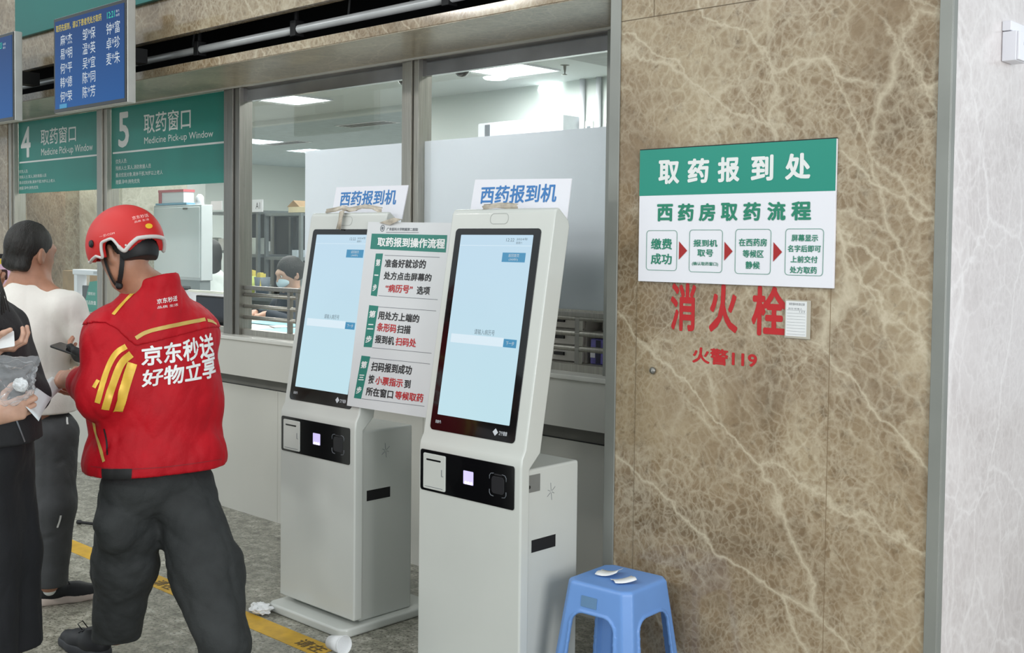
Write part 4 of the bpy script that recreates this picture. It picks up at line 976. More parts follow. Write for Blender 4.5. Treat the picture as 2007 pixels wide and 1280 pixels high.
# ------------------------------------------------------------------ distance fields -> smooth meshes
class SDF:
    def __init__(s, prims, res, pad=.02):
        s.prims = prims; s.res = res; lo, hi = [], []
        for p in prims:
            if p[0] == 'c': lo.append(np.minimum(np.array(p[1])-p[3], np.array(p[2])-p[4])); hi.append(np.maximum(np.array(p[1])+p[3], np.array(p[2])+p[4]))
            elif p[0] == 'e': m = max(p[2]); lo.append(np.array(p[1])-m); hi.append(np.array(p[1])+m)
            elif p[0] == 'fn': lo.append(np.array(p[2])); hi.append(np.array(p[3]))
        s.lo = np.min(lo, 0)-pad; hi = np.max(hi, 0)+pad
        for p in prims:
            if p[0] == 'lim': s.lo = np.maximum(s.lo, p[1]); hi = np.minimum(hi, p[2])
        s.n = np.ceil((hi-s.lo)/res).astype(int)+1
        s.ax = [s.lo[i]+np.arange(s.n[i])*res for i in range(3)]
        s.d = np.full(s.n, 10., np.float32)
        for p in prims: s.apply(p)
    def sub(s, lo, hi):
        sl = []
        for i in range(3):
            a = int(max(0, np.floor((lo[i]-s.lo[i])/s.res))); b = int(min(s.n[i], np.ceil((hi[i]-s.lo[i])/s.res)+1)); sl.append(slice(a, max(b, a)))
        sl = tuple(sl)
        X, Y, Z = np.meshgrid(s.ax[0][sl[0]], s.ax[1][sl[1]], s.ax[2][sl[2]], indexing='ij', sparse=True)
        return sl, X, Y, Z
    def join(s, sl, d, k, sign=1):
        a = s.d[sl]
        if sign > 0:
            if k <= 0: s.d[sl] = np.minimum(a, d)
            else: h = np.maximum(k-np.abs(a-d), 0)/k; s.d[sl] = np.minimum(a, d)-h*h*k*.25
        else:
            d = -d
            if k <= 0: s.d[sl] = np.maximum(a, d)
            else: h = np.maximum(k-np.abs(a-d), 0)/k; s.d[sl] = np.maximum(a, d)+h*h*k*.25
    def apply(s, p):
        kind = p[0]; m = .035
        if kind == 'c':
            a, b = np.array(p[1], float), np.array(p[2], float); ra, rb, k = p[3], p[4], p[5]
            sl, X, Y, Z = s.sub(np.minimum(a-ra, b-rb)-m-k, np.maximum(a+ra, b+rb)+m+k)
            ba = b-a; l2 = max(ba@ba, 1e-12)
            tt = np.clip(((X-a[0])*ba[0]+(Y-a[1])*ba[1]+(Z-a[2])*ba[2])/l2, 0, 1)
            d = np.sqrt((X-a[0]-tt*ba[0])**2+(Y-a[1]-tt*ba[1])**2+(Z-a[2]-tt*ba[2])**2)-(ra+(rb-ra)*tt)
            s.join(sl, d, k, p[6] if len(p) > 6 else 1)
        elif kind == 'e':
            c = np.array(p[1], float); r = np.array(p[2], float); R = np.array(p[3], float) if p[3] is not None else np.eye(3); k = p[4]
            mr = max(r); sl, X, Y, Z = s.sub(c-mr-m-k, c+mr+m+k)
            x, y, z = X-c[0], Y-c[1], Z-c[2]
            q = [R[i][0]*x+R[i][1]*y+R[i][2]*z for i in range(3)]
            k0 = np.sqrt((q[0]/r[0])**2+(q[1]/r[1])**2+(q[2]/r[2])**2); k1 = np.sqrt((q[0]/r[0]**2)**2+(q[1]/r[1]**2)**2+(q[2]/r[2]**2)**2)
            s.join(sl, k0*(k0-1)/np.maximum(k1, 1e-9), k, p[5] if len(p) > 5 else 1)
        elif kind == 'p':                          # keep the side the normal points away from
            X, Y, Z = np.meshgrid(*s.ax, indexing='ij', sparse=True); c = np.array(p[1], float); n = np.array(p[2], float); n /= np.linalg.norm(n)
            s.d = np.maximum(s.d, ((X-c[0])*n[0]+(Y-c[1])*n[1]+(Z-c[2])*n[2])).astype(np.float32)
        elif kind == 'hb':                         # trim a cuff: only near the point
            c = np.array(p[1], float); n = np.array(p[2], float); n /= np.linalg.norm(n); R_ = p[3]
            sl, X, Y, Z = s.sub(c-R_, c+R_)
            f_ = np.maximum(np.sqrt((X-c[0])**2+(Y-c[1])**2+(Z-c[2])**2)-R_, -((X-c[0])*n[0]+(Y-c[1])*n[1]+(Z-c[2])*n[2])); s.d[sl] = np.maximum(s.d[sl], -f_)
        elif kind == 'fn':                         # any field on a box
            sl, X, Y, Z = s.sub(np.array(p[2])-m, np.array(p[3])+m); s.join(sl, p[1](X, Y, Z), p[4], p[5] if len(p) > 5 else 1)
        elif kind == 'warp':                       # cloth folds: shift the field
            X, Y, Z = np.meshgrid(*s.ax, indexing='ij', sparse=True); s.d = (s.d+p[1](X, Y, Z)).astype(np.float32)
        elif kind == 'max':
            X, Y, Z = np.meshgrid(*s.ax, indexing='ij', sparse=True); s.d = np.maximum(s.d, p[1](X, Y, Z)).astype(np.float32)
    def mesh(s):
        D = s.d.copy(); D[0] = D[-1] = np.abs(D[0])+.01; D[:, 0] = D[:, -1] = 1; D[:, :, 0] = D[:, :, -1] = 1; D[0] = D[-1] = 1
        S = D < 0; nx, ny, nz = D.shape
        cnt = np.zeros((nx-1, ny-1, nz-1), np.int8); C = [(i, j, k) for i in (0, 1) for j in (0, 1) for k in (0, 1)]
        for i, j, k in C: cnt += S[i:nx-1+i, j:ny-1+j, k:nz-1+k]
        act = (cnt > 0) & (cnt < 8); I = np.argwhere(act); idx = np.full(act.shape, -1, np.int64); idx[act] = np.arange(len(I))
        acc = np.zeros((len(I), 3)); num = np.zeros(len(I)); vals = {c: D[I[:, 0]+c[0], I[:, 1]+c[1], I[:, 2]+c[2]] for c in C}
        for a in C:
            for ax in range(3):
                if a[ax] == 0:
                    b = list(a); b[ax] = 1; b = tuple(b); da, db = vals[a], vals[b]; mk = (da < 0) != (db < 0)
                    tt = da[mk]/(da[mk]-db[mk]); q = np.tile(np.array(a, float), (mk.sum(), 1)); q[:, ax] += tt; acc[mk] += q; num[mk] += 1
        V = s.lo+(I+acc/num[:, None])*s.res; F = []
        for ax in range(3):
            o1, o2 = [(1, 2), (2, 0), (0, 1)][ax]
            sa = [slice(None)]*3; sb = [slice(None)]*3; sa[ax] = slice(0, -1); sb[ax] = slice(1, None)
            A, B = S[tuple(sa)], S[tuple(sb)]; E = np.argwhere(A != B)
            ok = (E[:, o1] > 0) & (E[:, o2] > 0) & (E[:, o1] < D.shape[o1]-1) & (E[:, o2] < D.shape[o2]-1); E = E[ok]
            fl = A[E[:, 0], E[:, 1], E[:, 2]]
            def g(d1, d2):
                q = E.copy(); q[:, o1] -= d1; q[:, o2] -= d2; return idx[q[:, 0], q[:, 1], q[:, 2]]
            Q = np.stack([g(1, 1), g(0, 1), g(0, 0), g(1, 0)], 1); Q[~fl] = Q[~fl][:, ::-1]; F.append(Q)
        return V, np.concatenate(F)
def fmesh(name, VF, mat, parent=None, loc=None, smooth_it=0):
    """numpy verts+quads (world space) -> object; several (V, F) pairs are joined in one mesh"""
    if isinstance(VF, tuple): VF = [VF]
    vs, fs, n = [], [], 0
    for V, Fq in VF: vs.append(V); fs.append(Fq+n); n += len(V)
    V = np.concatenate(vs); Fq = np.concatenate(fs)
    for _ in range(smooth_it):
        acc = np.zeros_like(V); c = np.zeros(len(V))
        for k in range(4):
            a, b = Fq[:, k], Fq[:, (k+1) % 4]; np.add.at(acc, a, V[b]); np.add.at(c, a, 1); np.add.at(acc, b, V[a]); np.add.at(c, b, 1)
        V = V*.5+acc/np.maximum(c, 1)[:, None]*.5
    off = np.array(parent.location) if parent is not None else (np.array(loc) if loc is not None else np.zeros(3))
    me = bpy.data.meshes.new(name); W = (V-off).astype(np.float32)
    me.vertices.add(len(W)); me.vertices.foreach_set('co', W.ravel()); me.loops.add(Fq.size); me.loops.foreach_set('vertex_index', Fq.ravel().astype(np.int32))
    me.polygons.add(len(Fq)); me.polygons.foreach_set('loop_start', np.arange(0, Fq.size, 4, dtype=np.int32)); me.polygons.foreach_set('loop_total', np.full(len(Fq), 4, np.int32))
    me.update(calc_edges=True); me.validate()
    me.polygons.foreach_set('use_smooth', np.ones(len(me.polygons), bool))
    o = bpy.data.objects.new(name, me); col.objects.link(o)
    if mat: me.materials.append(mat)
    if parent is not None: o.parent = parent
    elif loc is not None: o.location = loc
    return o

# ------------------------------------------------------------------ blue plastic stool
SX, SY, SH, SROT = -2.335, 3.012, .47, .06
def stool_field(X, Y, Z):
    z = np.clip(Z/SH, 0, 1.05); a = .186-.056*z
    def rbox(h, r):
        qx, qy = np.abs(X)-h+r, np.abs(Y)-h+r
        return np.sqrt(np.maximum(qx, 0)**2+np.maximum(qy, 0)**2)+np.minimum(np.maximum(qx, qy), 0)-r
    rc = .036
    side = rbox(a, rc)
    # corner facets
    ch = (np.abs(X)+np.abs(Y))*.7071-(a*1.4142-.020); side = np.maximum(side, ch)
    top = Z-SH
    outer = np.maximum(side, top); k = .014; h = np.maximum(k-np.abs(side-top), 0)/k; outer = outer+h*h*k*.25
    inner = np.maximum(side+.0075, Z-(SH-.008)); d = np.maximum(outer, -inner)
    def arch(U):
        w = .112-.030*np.clip(Z/.37, 0, 1.2); zt = .372
        qx, qz = np.abs(U)-w+.04, Z-zt+.04
        return np.sqrt(np.maximum(qx, 0)**2+np.maximum(qz, 0)**2)+np.minimum(np.maximum(qx, qz), 0)-.04
    for U, W in ((X, Y), (Y, X)):
        ar = arch(U); rim = np.maximum(np.abs(ar)-.010, np.maximum(side-.005, -(side+.0075)))
        rim = np.maximum(rim, -(np.abs(W)-.08)); d = np.minimum(d, rim+0*d); d = np.maximum(d, -np.maximum(ar, -(np.abs(W)-.06)))
    return np.maximum(d, -Z)
sd = SDF([('fn', stool_field, (-.2, -.2, 0), (.2, .2, .48), 0)], .0038, .012)
V, Fq = sd.mesh()
r = empty('plastic_stool', (SX, SY, 0), SROT, 'blue moulded plastic stool against the marble pillar', 'stool')
cen = V[Fq].mean(1)
def submesh(V, Fq, mk):
    f = Fq[mk]; u, inv = np.unique(f, return_inverse=True); return V[u], inv.reshape(f.shape)
mk = cen[:, 2] > .385
fmesh('seat', submesh(V, Fq, mk), M_BLUE, None, np.zeros(3)).parent = r
for sx in (-1, 1):
    for sy in (-1, 1):
        q = (~mk) & (cen[:, 0]*sx > 0) & (cen[:, 1]*sy > 0); fmesh('leg', submesh(V, Fq, q), M_BLUE, None, np.zeros(3)).parent = r
Sf = Frame((0, -(.186-.056*.415/.47)-.0012, .415), (1, 0, 0), (0, .119, 1))
MB().rrect(-.052, -.020, .012, .016, .003, -.001, .0008, Sf.mat()).build('sticker', pm('sticker_grey', '5f83a6', .6), r)
def slip(px, label, rz, w, h, curl):
    p = at(*px, 'z', SH+.004); rows = []
    for i in range(7):
        u = i/6-.5; rows.append([(u*w, (j/4-.5)*h, .004+curl*(u+.2)**2+.004*math.sin(j*1.3)) for j in range(5)])
    o = strip_mesh('paper_slip', rows, M_PAPER, None, True, .0006); o.location = (p[0], p[1], SH+.002); o.rotation_euler.z = rz; tag(o, label, 'paper', 'paper slips on the stool')
slip((1194, 1125), 'folded white paper slip on the blue stool, lying over the other slip', .35, .078, .078, .035)
slip((1222, 1139), 'flat white paper slip on the blue stool, partly under the folded one', .95, .075, .06, .02)
# ------------------------------------------------------------------ people
RC = np.array([math.cos(YAW), math.sin(YAW), 0.]); VC = np.array([-math.sin(YAW), math.cos(YAW), 0.]); UP = np.array([0, 0, 1.])
def unit(v): v = np.array(v, float); return v/np.linalg.norm(v)
def basis(f, up=UP):
    """rows: right, forward, up"""
    f = unit(f); r = unit(np.cross(f, up)); u = np.cross(r, f); return np.array([r, f, u])
def rod(v, k, a):
    k = unit(k); return v*math.cos(a)+np.cross(k, v)*math.sin(a)+k*(k@v)*(1-math.cos(a))
def hand_prims(w, e1, pal, side, curls=(35, 40, 30), thumb=.5, s=1., spread=1.):
    """w wrist, e1 wrist->knuckles, pal = palmar normal, side=+1: thumb on e1 x pal"""
    e1 = unit(e1); e2 = unit(pal-e1*(pal@e1)); e3 = np.cross(e1, e2)*side; w = np.array(w, float); P = []
    base = [(.088, .028), (.092, .0095), (.088, -.0095), (.080, -.0265)]
    L = [(.043, .026, .021), (.048, .030, .022), (.045, .028, .021), (.035, .021, .018)]; R0 = (.0092, .0095, .0090, .0080)
    P.append(('c', w-e1*.02*s, w+e1*.03*s, .025*s, .026*s, .01))
    for (bx, by) in base: P.append(('c', w+e1*.015*s+e3*by*.5*s, w+(e1*bx+e3*by)*s, .017*s, .0125*s, .016))
    P.append(('e', w+(e1*.035+e3*.022+e2*.012)*s, (.020*s, .020*s, .018*s), None, .014))
    for i, ((bx, by), ls, r0) in enumerate(zip(base, L, R0)):
        p = w+(e1*bx+e3*by)*s; a = 0.; d0 = unit(e1+e3*by*2.2*spread)
        for j, l in enumerate(ls):
            c = curls[i][j] if hasattr(curls[0], '__len__') else curls[j]; a += math.radians(c); d = d0*math.cos(a)+e2*math.sin(a); q = p+d*l*s
            P.append(('c', p, q, (r0-.0007*j)*s, (r0-.0007*(j+1))*s, .004 if j else .006)); p = q
    p = w+(e1*.028+e3*.027+e2*.006)*s; d = unit(e1*.55+e3*.75+e2*thumb)
    for j, l in enumerate((.042, .032, .026)):
        q = p+d*l*s; P.append(('c', p, q, (.0125-.0014*j)*s, (.0112-.0014*j)*s, .006)); p = q; d = unit(d+e1*.35-e3*.25+e2*.25*thumb)
    return P
def head_prims(c, B, s=1., hairy=False):
    """c: centre of the skull, B rows right/forward/up"""
    r, f, u = B; q = lambda x, y, z: np.array(c)+(r*x+f*y+u*z)*s
    P = [('e', q(0, -.008, .02), (.074*s, .094*s, .098*s), B, 0), ('e', q(0, .028, -.035), (.062*s, .066*s, .080*s), B, .04),
         ('c', q(0, .058, -.095), q(0, .062, -.10), .026*s, .022*s, .035), ('c', q(-.04, .01, -.085), q(0, .055, -.10), .022*s, .02*s, .03), ('c', q(.04, .01, -.085), q(0, .055, -.10), .022*s, .02*s, .03),
         ('e', q(0, .078, .022), (.05*s, .022*s, .018*s), B, .03),
         ('c', q(0, .090, .010), q(0, .106, -.030), .009*s, .0125*s, .014), ('e', q(-.013, .094, -.034), (.009*s, .010*s, .008*s), B, .008), ('e', q(.013, .094, -.034), (.009*s, .010*s, .008*s), B, .008),
         ('e', q(-.031, .098, .004), (.017*s, .014*s, .011*s), B, .012, -1), ('e', q(.031, .098, .004), (.017*s, .014*s, .011*s), B, .012, -1),
         ('e', q(0, .087, -.062), (.024*s, .010*s, .0065*s), B, .006), ('e', q(0, .085, -.073), (.020*s, .010*s, .0065*s), B, .006), ('e', q(0, .098, -.067), (.022*s, .006*s, .0014*s), B, .003, -1)]
    for sx in (-1, 1):
        P += [('e', q(sx*.078, -.014, -.014), (.012*s, .021*s, .034*s), basis(f+r*sx*-.35, u), .006), ('e', q(sx*.088, -.008, -.012), (.006*s, .011*s, .019*s), basis(f+r*sx*-.35, u), .004, -1)]
    return P
def eyes(root, c, B, s=1.):
    r, f, u = B; q = lambda x, y, z: np.array(c)+(r*x+f*y+u*z)*s
    for sx in (-1, 1):
        V, F_ = SDF([('e', q(sx*.031, .082, .004), (.012*s,)*3, None, 0)], .0025).mesh(); e = fmesh('eye', (V, F_), pm('eye_white', 'd8d4cc', .2), root)
        V, F_ = SDF([('e', q(sx*.031, .0925, .004), (.0055*s, .003*s, .0055*s), B, 0)], .0015).mesh(); i = fmesh('iris', (V, F_), M_BLACKM, root); i.parent = e; i.location = (0, 0, 0)
def folds(seed, amp, freq, dirs=4, squash=(1, 1, .5)):
    rnd = np.random.RandomState(seed); W = [(rnd.uniform(-1, 1, 3)*np.array(squash)*freq*rnd.uniform(.6, 1.6), rnd.uniform(0, 6.3), rnd.uniform(.5, 1)) for _ in range(dirs*2)]
    def fn(X, Y, Z):
        out = 0.
        for k, ph, a in W:
            s_ = np.sin(k[0]*X+k[1]*Y+k[2]*Z+ph+1.3*np.sin(.37*(k[1]*X-k[0]*Y)+k[2]*.4*Z)); out = out+a*(1-np.abs(s_))**2
        return (out/len(W)-.25)*amp*2
    return fn
def creases(lines):
    """local cloth creases: (a, b, width, depth)"""
    def fn(X, Y, Z):
        out = 0.
        for a, b, w, dp in lines:
            a = np.array(a); b = np.array(b); ba = b-a; t_ = np.clip(((X-a[0])*ba[0]+(Y-a[1])*ba[1]+(Z-a[2])*ba[2])/(ba@ba), 0, 1)
            d2 = (X-a[0]-t_*ba[0])**2+(Y-a[1]-t_*ba[1])**2+(Z-a[2]-t_*ba[2])**2
            out = out+dp*np.exp(-d2/(2*w*w))*(1-.3*np.abs(2*t_-1))
        return out
    return fn
def shoe(root, heel, toe, m_up, m_sole, name='shoe', h=.10, wdt=.048):
    heel, toe = np.array(heel, float), np.array(toe, float); B = basis(toe-heel); L_ = np.linalg.norm(toe-heel); r, f, u = B; g = heel[2]
    q = lambda x, y, z: heel+r*x+f*y*L_+u*z
    body = [('c', q(0, .16, .050), q(0, .30, .055), .043, .044, 0), ('c', q(0, .30, .050), q(0, .62, .038), .042, .040, .03), ('c', q(.004, .62, .034), q(.006, .88, .030), .042, .034, .03),
            ('c', q(0, .22, .06), q(0, .24, .105), .042, .040, .02)]
    V, F_ = SDF(body+[('p', q(0, 0, .026), -u), ('p', q(0, .2, .118), unit(u+f*.25))], .004).mesh(); s_ = fmesh(name, (V, F_), m_up, root, smooth_it=1)
    sole = [('c', q(0, .17, .016), q(0, .62, .016), .046, .047, 0), ('c', q(0, .62, .016), q(.004, .90, .018), .047, .036, .02)]
    V, F_ = SDF(sole+[('p', q(0, 0, .0005), -u), ('p', q(0, 0, .034), u)], .004).mesh(); o = fmesh('sole', (V, F_), m_sole, root, smooth_it=1); o.parent = s_; o.location = (0, 0, 0)
    a = MB()
    for k in range(4): a.tube([tuple(q(-.024, .44+.07*k, .088-.008*k)), tuple(q(0, .43+.07*k, .097-.009*k)), tuple(q(.024, .44+.07*k, .088-.008*k))], .0028, 6)
    a.tube([tuple(q(0, .42, .098)), tuple(q(-.02, .44, .13)), tuple(q(-.045, .42, .125)), tuple(q(-.03, .40, .10))], .0022, 6)
    o = a.build('laces', m_up, s_, smooth=True); o.location = -Vector(root.location)
    return s_
def bvh_of(*obs):
    vs, fs = [], []
    for o in obs:
        n = len(vs); M_ = o.matrix_basis; off = Vector(o.parent.location) if o.parent else Vector((0, 0, 0)); vs += [v.co+off+o.location for v in o.data.vertices]; fs += [tuple(i+n for i in p.vertices) for p in o.data.polygons]
    return BVHTree.FromPolygons(vs, fs)
def cast_px(bvh, px, py, off=.0015):
    o, d = ray(px, py); d = unit(d); h, n, i, ds = bvh.ray_cast(Vector(o), Vector(d))
    if h is None: return None
    if n.dot(Vector(d)) > 0: n = -n
    return h+n*off, n
def ribbon(bvh, pts, w, name, mat, root, off=.002, dens=14):
    """a band of cloth tape sewn on a garment along a line"""
    P = []; pts = [tuple(map(float, p_)) for p_ in pts]
    for _ in range(3 if len(pts) > 2 else 0):          # rounded corners
        q_ = [pts[0]]
        for a_, b_ in zip(pts, pts[1:]): q_ += [(a_[0]*.75+b_[0]*.25, a_[1]*.75+b_[1]*.25), (a_[0]*.25+b_[0]*.75, a_[1]*.25+b_[1]*.75)]
        pts = q_+[pts[-1]]
    dens = max(2, int(dens*4/max(4, len(pts)-1)))
    for (x0, y0), (x1, y1) in zip(pts, pts[1:]):
        for k in range(dens): P.append((x0+(x1-x0)*k/dens, y0+(y1-y0)*k/dens))
    P.append(pts[-1]); H = [cast_px(bvh, *p_, off) for p_ in P]; H = [h for h in H if h]
    rows = []
    for i in range(len(H)):
        d = H[min(i+1, len(H)-1)][0]-H[max(i-1, 0)][0]; sdir = d.cross(H[i][1]).normalized(); row = []
        for t_ in (-.5, -.17, .17, .5):
            q = H[i][0]+sdir*w*t_; nr = bvh.find_nearest(q); row.append(nr[0]+(nr[1] if nr[1].dot(H[i][1]) > 0 else -nr[1])*off)
        rows.append(row)
    o = strip_mesh(name, rows, mat, None, True); o.parent = root; o.location = -Vector(root.location if root.parent is None else root.parent.location)
    return o
def drape(bvh, mb, direction, name, mat, root, off=.002, maxedge=.012, layers=True):
    """lay flat lettering onto a garment along one direction"""
    bm = bmesh.new(); vs = [bm.verts.new(v) for v in mb.v]
    for f_ in mb.f:
        try: bm.faces.new([vs[i] for i in f_])
        except ValueError: pass
    bmesh.ops.triangulate(bm, faces=bm.faces)
    for _ in range(4):
        long = [e for e in bm.edges if e.calc_length() > maxedge]
        if not long: break
        bmesh.ops.subdivide_edges(bm, edges=long, cuts=1); bmesh.ops.triangulate(bm, faces=bm.faces)
    d = Vector(direction).normalized(); dead = []; z0 = None
    base = Vector(mb.v[0])
    for v in bm.verts:
        ex = (v.co-base).dot(d)                        # keeps the tiny layer offsets of heavy lettering
        h, n, i, ds = bvh.ray_cast(v.co-d*.4, d)
        if h is None: dead.append(v); continue
        if n.dot(d) > 0: n = -n
        if n.dot(-d) < .12: dead.append(v)
        v.co = h+n*(off-(ex if layers else 0.))
    bmesh.ops.delete(bm, geom=dead, context='VERTS')
    me = bpy.data.meshes.new(name); bm.to_mesh(me); bm.free(); me.materials.append(mat); o = bpy.data.objects.new(name, me); col.objects.link(o)
    o.parent = root; o.location = -Vector(root.location if root.parent is None else root.parent.location); return o

# ---------------- the rider in the red jacket
M_RED = pm('red_jacket', 'b20c1c', .62, 0, .06, 12, .12, 90, spec=.25)
M_REDH = pm('red_helmet', 'c4211f', .55, 0, .03, 6)
M_GOLD = pm('gold_reflective', 'd9b03c', .4, .2, .06, 20)
M_GOLD2 = pm('pale_gold_piping', 'c2a455', .5, .1, .05, 20)
M_TROUS = pm('charcoal_trousers', '2a2d2d', .8, 0, .12, 14, .15, 120)
M_SHOEB = pm('black_shoe', '16181c', .6, 0, .1, 20)
M_GLOVE = pm('black_glove', '141416', .7, 0, .1, 30, .2, 150)
M_GREYTRIM = pm('helmet_trim', 'c7c3bf', .4, 0, .03)
D0 = 4.2
rf = unit(-.60*RC+.80*VC); rr_ = np.cross(rf, UP)          # facing, and his right
root = empty('person', tuple(J(300, 1280, 4.2)*np.array([1, 1, 0])), 0, 'person in red jacket and red helmet walking left, holding a paper slip', 'person')
neck = J(300, 560, 4.16); chest = J(300, 700, 4.20); belly = J(305, 850, 4.2); hip = J(308, 945, 4.2)
Lsh = J(220, 664, 4.08); Rsh = J(374, 656, 4.33)
Lel = J(204, 772, 4.02); Lwr = J(150, 748, 4.17); Lhd = J(116, 730, 4.27)
Rel = J(352, 790, 4.55); Rwr = J(205, 712, 4.62); 
Lhip = J(268, 960, 4.14); Rhip = J(348, 955, 4.26); Lkn = J(240, 1105, 4.18); Lan = J(228, 1245, 4.26); Rkn = J(402, 1100, 4.16); Ran = J(446, 1262, 3.98)
hc = J(244, 492, 4.09); hf_dir = unit(-RC*.86+VC*.51); HB = basis(unit(hf_dir-UP*.38))
bodyp = head_prims(hc, HB, 1.0)+[
    ('c', hc+np.array([0, 0, -.05])-rf*.035, J(292, 575, 4.15), .056, .062, .03),
    ('c', J(292, 575, 4.15), chest, .075, .13, .05), ('c', chest, hip, .13, .13, .05),
    ('c', neck+np.array([0, 0, -.04]), Lsh, .06, .055, .04), ('c', neck+np.array([0, 0, -.04]), Rsh, .06, .055, .04),
    ('c', Lsh, Lel, .05, .042, .03), ('c', Lel, Lwr, .041, .028, .02), ('c', Rsh, Rel, .05, .042, .03), ('c', Rel, Rwr, .041, .028, .02),
    ('c', Lhip, Lkn, .085, .058, .04), ('c', Lkn, Lan, .056, .038, .02), ('c', Rhip, Rkn, .085, .058, .04), ('c', Rkn, Ran, .056, .038, .02)]
parts = [SDF(bodyp, .0062).mesh(), SDF(head_prims(hc, HB, 1.0), .0036).mesh()]
hl = hand_prims(J(138, 742, 4.20), J(108, 742, 4.27)-J(138, 738, 4.20), unit(-UP*.5-RC*.1+VC*.85), -1, ((38, 45, 30), (42, 48, 30), (50, 50, 30), (55, 50, 30)), .5, 1.02)
parts.append(SDF(hl+[('c', J(150, 748, 4.17), J(138, 742, 4.20), .027, .025, .01)], .0026).mesh())
hr = hand_prims(J(184, 706, 4.60), J(150, 692, 4.62)-J(186, 704, 4.60), unit(UP*.55+VC*.5), 1, ((25, 35, 25),)*4, .6, 1.0)
parts.append(SDF(hr, .0028).mesh())
body = fmesh('body', parts, M_SKIN, root)
eyes(root, hc, HB)
# glove on the far hand: covers the palm, fingers bare past the second joint
gl = [tuple([p[0], p[1], p[2], p[3]+.003, p[4]+.003, p[5]]) if p[0] == 'c' else ('e', p[1], tuple(x+.003 for x in p[2]), p[3], p[4]) for k, p in enumerate(hr) if k < 7 or (k-6) % 3 == 0]
fmesh('glove', SDF(gl, .0028).mesh(), M_GLOVE, root)
V, F_ = SDF([('c', J(165, 752, 4.13), J(168, 752, 4.13), .034, .034, 0)], .004).mesh()
a = MB(); wv = unit(Lwr-Lel); ex = unit(np.cross(wv, UP)); ey = np.cross(ex, wv)
a.tube([tuple(Lwr+wv*.012+(ex*math.cos(t_*.3142)+ey*math.sin(t_*.3142))*.030) for t_ in range(21)], .0045, 8, cap=False); o = a.build('bracelet', pm('bracelet_grey', '9a9894', .3, .6), root, smooth=True); o.location = -Vector(root.location)
# hair under the helmet
hq = lambda x, y, z: hc+HB[0]*x+HB[1]*y+HB[2]*z
V, F_ = SDF([('e', hq(0, -.016, .022), (.079, .094, .102), HB, 0), ('p', hq(0, .045, 0), HB[1]), ('p', hq(0, 0, -.030), -HB[2]), ('fn', lambda X, Y, Z: np.sqrt(((X-hc[0])*HB[1][0]+(Y-hc[1])*HB[1][1]+(Z-hc[2])*HB[1][2]-.03)**2+((X-hc[0])*HB[2][0]+(Y-hc[1])*HB[2][1]+(Z-hc[2])*HB[2][2]+.045)**2)-.045, hc-.15, hc+.15, 0, -1)], .004).mesh()
fmesh('hair', (V, F_), M_HAIR, root)
# helmet: a thick dome, cut along a stepped rim with a notch over each ear
def rim_z(y):
    g = lambda c, w: np.exp(-((y-c)/w)**6)
    z = -.040+.036*np.clip((-.095-y)/.05, 0, 1)+.060*g(-.055, .036)+.026*np.clip((y+.025)/.04, 0, 1)+.030*np.clip((y-.085)/.06, 0, 1)
    return z
HA, HBb, HC, HY, HZ = .124, .154, .142, -.012, .022
def hf(X, Y, Z):
    x, y, z = [(X-hc[0])*HB[i][0]+(Y-hc[1])*HB[i][1]+(Z-hc[2])*HB[i][2] for i in range(3)]
    yy = y-HY; zz = z-HZ
    k0 = np.sqrt((x/HA)**2+(yy/HBb)**2+(zz/HC)**2); k1 = np.sqrt((x/HA**2)**2+(yy/HBb**2)**2+(zz/HC**2)**2); d = k0*(k0-1)/np.maximum(k1, 1e-6)
    return np.maximum(np.maximum(d, -(d+.022)), rim_z(y)-z)
hm = fmesh('helmet', SDF([('fn', hf, hc-.22, hc+.24, 0)], .0036).mesh(), M_REDH, root, smooth_it=1)
pts = []; rad = []
for k in range(361):
    ph = 2*math.pi*k/360; z = -.03; 
    for _ in range(6):
        sc_ = math.sqrt(max(.05, 1-((z-HZ)/HC)**2)); y = HBb*math.sin(ph)*sc_+HY; z = float(rim_z(np.array(y)))
    sc_ = math.sqrt(max(.05, 1-((z-HZ)/HC)**2)); k_ = .99
    pts.append(tuple(hq(HA*math.cos(ph)*sc_*k_, HBb*math.sin(ph)*sc_*k_+HY, z))); rad.append(.0055 if y > -.09 else .0075)
o = MB().tube(pts, rad, 8, cap=False).build('rim_edging', M_GREYTRIM, hm, smooth=True); o.location = -Vector(root.location)
hb = bvh_of(hm)
a = MB(); hx = cast_px(hb, 180, 478); 
if hx:
    nrm = hx[1]; zax = nrm; xax = zax.orthogonal().normalized(); yax = zax.cross(xax); Mx = Matrix((xax, yax, zax)).transposed().to_4x4(); Mx.translation = hx[0]
    o = MB().lathe([(0, 0), (.014, 0), (.013, .004), (.006, .006), (0, .006)], 16, Mx).build('rivet', M_BLACKM, hm, smooth=True); o.location = -Vector(root.location)
for q in ((247, 481), (160, 436)):
    hx = cast_px(hb, *q)
    if hx:
        zax = hx[1]; xax = zax.orthogonal().normalized(); yax = zax.cross(xax); Mx = Matrix((xax, yax, zax)).transposed().to_4x4(); Mx.translation = hx[0]
        o = MB().lathe([(0, 0), (.005, 0), (.003, .003), (0, .003)], 10, Mx).build('rivet', M_GREYTRIM, hm, smooth=True); o.location = -Vector(root.location)
def helmet_text(s, quad, mat, bold):
    vs, fs = glyphs(s, bold); xs = [v[0] for v in vs]; ys = [v[1] for v in vs]; ax, bx, ay, by = min(xs), max(xs), min(ys), max(ys); mb = MB(); out = []
    TL, TR, BL, BR = [np.array(J(*c, 3.9)) for c in quad]
    for x, y, z in vs:
        a_, b_ = (x-ax)/(bx-ax), (y-ay)/(by-ay); p = (BL*(1-a_)+BR*a_)*(1-b_)+(TL*(1-a_)+TR*a_)*b_; out.append(tuple(p-VC*z))
    mb.add(out, fs); return mb
